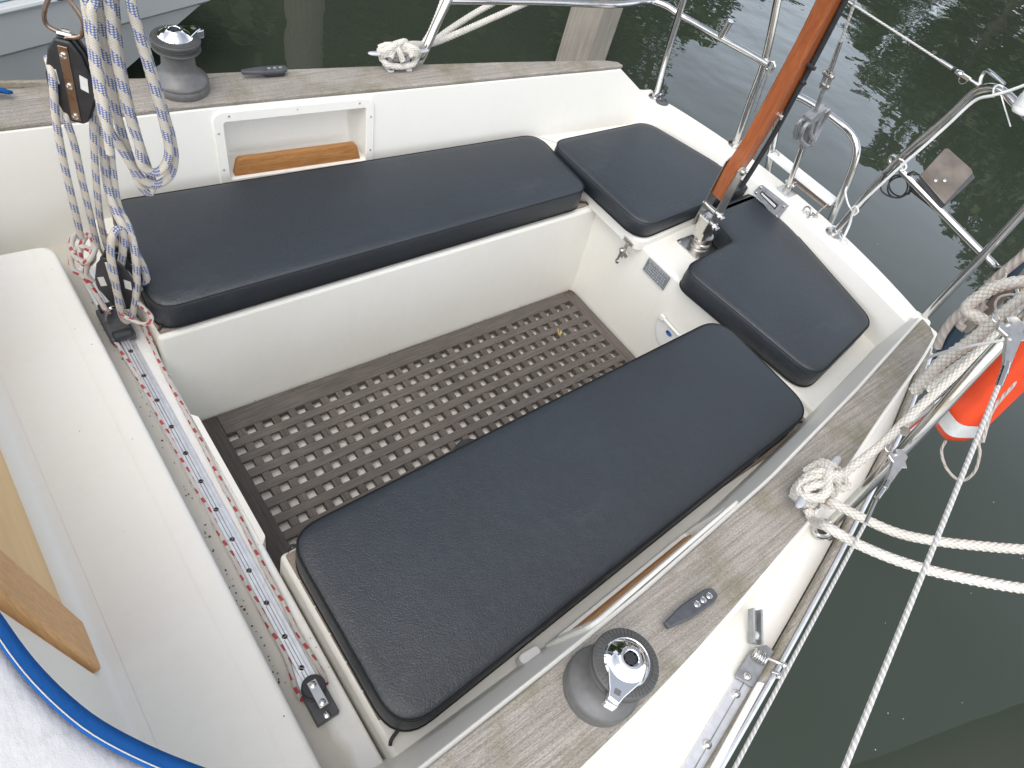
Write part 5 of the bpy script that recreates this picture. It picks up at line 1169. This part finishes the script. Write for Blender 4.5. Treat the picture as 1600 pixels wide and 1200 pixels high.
for a_, d_, i_, s_ in ((30, 18.5, 2, .5), (23.5, 18.8, 2, .56), (16, 18.5, 2, .82), (11, 18, 0, .84), (6, 18, 1, .78), (1, 18.5, 0, .8), (-5, 19, 2, .75), (-11, 19.5, 0, .6), (-18, 20.5, 2, .6), (-26, 21, 1, .5), (100, 11, 1, 1.)): place(a_, d_, i_, s_)
used = set(); random.seed(3)
for a_, d_, i_, s_ in spots:
    o = protos[i_] if i_ not in used else copy_tree(protos[i_]); used.add(i_)
    a = math.radians(a_); o.location = (CC.x+math.cos(a)*d_, CC.y+math.sin(a)*d_, .02); o.rotation_euler = (0, 0, random.uniform(0, 6)); o.scale = (s_, s_, s_)
# ================================================================== LIGHT, CAMERA
wd = bpy.data.worlds.new('World'); sc.world = wd; wd.use_nodes = True; nt = wd.node_tree; bg = nt.nodes['Background']
sky = nt.nodes.new('ShaderNodeTexSky'); sky.sky_type = 'NISHITA'; sky.sun_disc = False
SE, SR = math.radians(63), math.radians(200)
sky.sun_elevation = SE; sky.dust_density = 4.; sky.air_density = 1.2; sky.ozone_density = 1.
hs_ = nt.nodes.new('ShaderNodeHueSaturation'); hs_.inputs['Saturation'].default_value = .42
nt.links.new(sky.outputs[0], hs_.inputs['Color']); tcw = nt.nodes.new('ShaderNodeTexCoord'); sxw = nt.nodes.new('ShaderNodeSeparateXYZ'); nt.links.new(tcw.outputs['Generated'], sxw.inputs[0])
gr_ = nt.nodes.new('ShaderNodeValToRGB'); e_ = gr_.color_ramp.elements; e_[0].position = .34; e_[0].color = (3.0, 3.0, 3.0, 1); e_[1].position = .68; e_[1].color = (1, 1, 1, 1); nt.links.new(sxw.outputs[2], gr_.inputs['Fac'])
cn_ = nt.nodes.new('ShaderNodeTexNoise'); cn_.inputs['Scale'].default_value = 2.6; cn_.inputs['Detail'].default_value = 5; nt.links.new(tcw.outputs['Generated'], cn_.inputs['Vector'])
cr_ = nt.nodes.new('ShaderNodeValToRGB'); c_ = cr_.color_ramp.elements; c_[0].position = .35; c_[0].color = (.82, .83, .85, 1); c_[1].position = .7; c_[1].color = (1.12, 1.12, 1.12, 1); nt.links.new(cn_.outputs['Fac'], cr_.inputs['Fac'])
mA = nt.nodes.new('ShaderNodeMix'); mA.data_type = 'RGBA'; mA.blend_type = 'MULTIPLY'; mA.inputs[0].default_value = 1; nt.links.new(hs_.outputs[0], mA.inputs[6]); nt.links.new(gr_.outputs[0], mA.inputs[7])
mB = nt.nodes.new('ShaderNodeMix'); mB.data_type = 'RGBA'; mB.blend_type = 'MULTIPLY'; mB.inputs[0].default_value = 1; nt.links.new(mA.outputs[2], mB.inputs[6]); nt.links.new(cr_.outputs[0], mB.inputs[7])
nt.links.new(mB.outputs[2], bg.inputs['Color']); bg.inputs['Strength'].default_value = .15
# sun direction: from port quarter
sd_az = math.radians(-150)   # direction towards the sun, measured from +x(aft) counterclockwise
sdir = V((math.cos(sd_az)*math.cos(SE), math.sin(sd_az)*math.cos(SE), math.sin(SE)))
sky.sun_rotation = math.atan2(sdir.x, sdir.y)
sl = bpy.data.lights.new('sun', 'SUN'); sl.energy = .62; sl.angle = math.radians(60); sl.color = (1., .97, .93)
so = bpy.data.objects.new('sun', sl); link(so); so.rotation_euler = (-sdir).to_track_quat('-Z', 'Y').to_euler()
cam = bpy.data.cameras.new('camera'); cam.sensor_width = 36; cam.sensor_fit = 'HORIZONTAL'; cam.lens = 36*FF/1600; cam.clip_start = .02; cam.clip_end = 400
co = bpy.data.objects.new('camera', cam); link(co)
mt = Matrix.Identity(4)
for i, vct in enumerate((RR[0], -RR[1], -RR[2])):
    for r_ in range(3): mt[r_][i] = vct[r_]
mt.translation = CC; co.matrix_world = mt
sc.camera = co
sc.view_settings.view_transform = 'Standard'; sc.view_settings.look = 'None'; sc.view_settings.exposure = .37; sc.view_settings.gamma = 1
sc.render.resolution_x = 1024; sc.render.resolution_y = 768
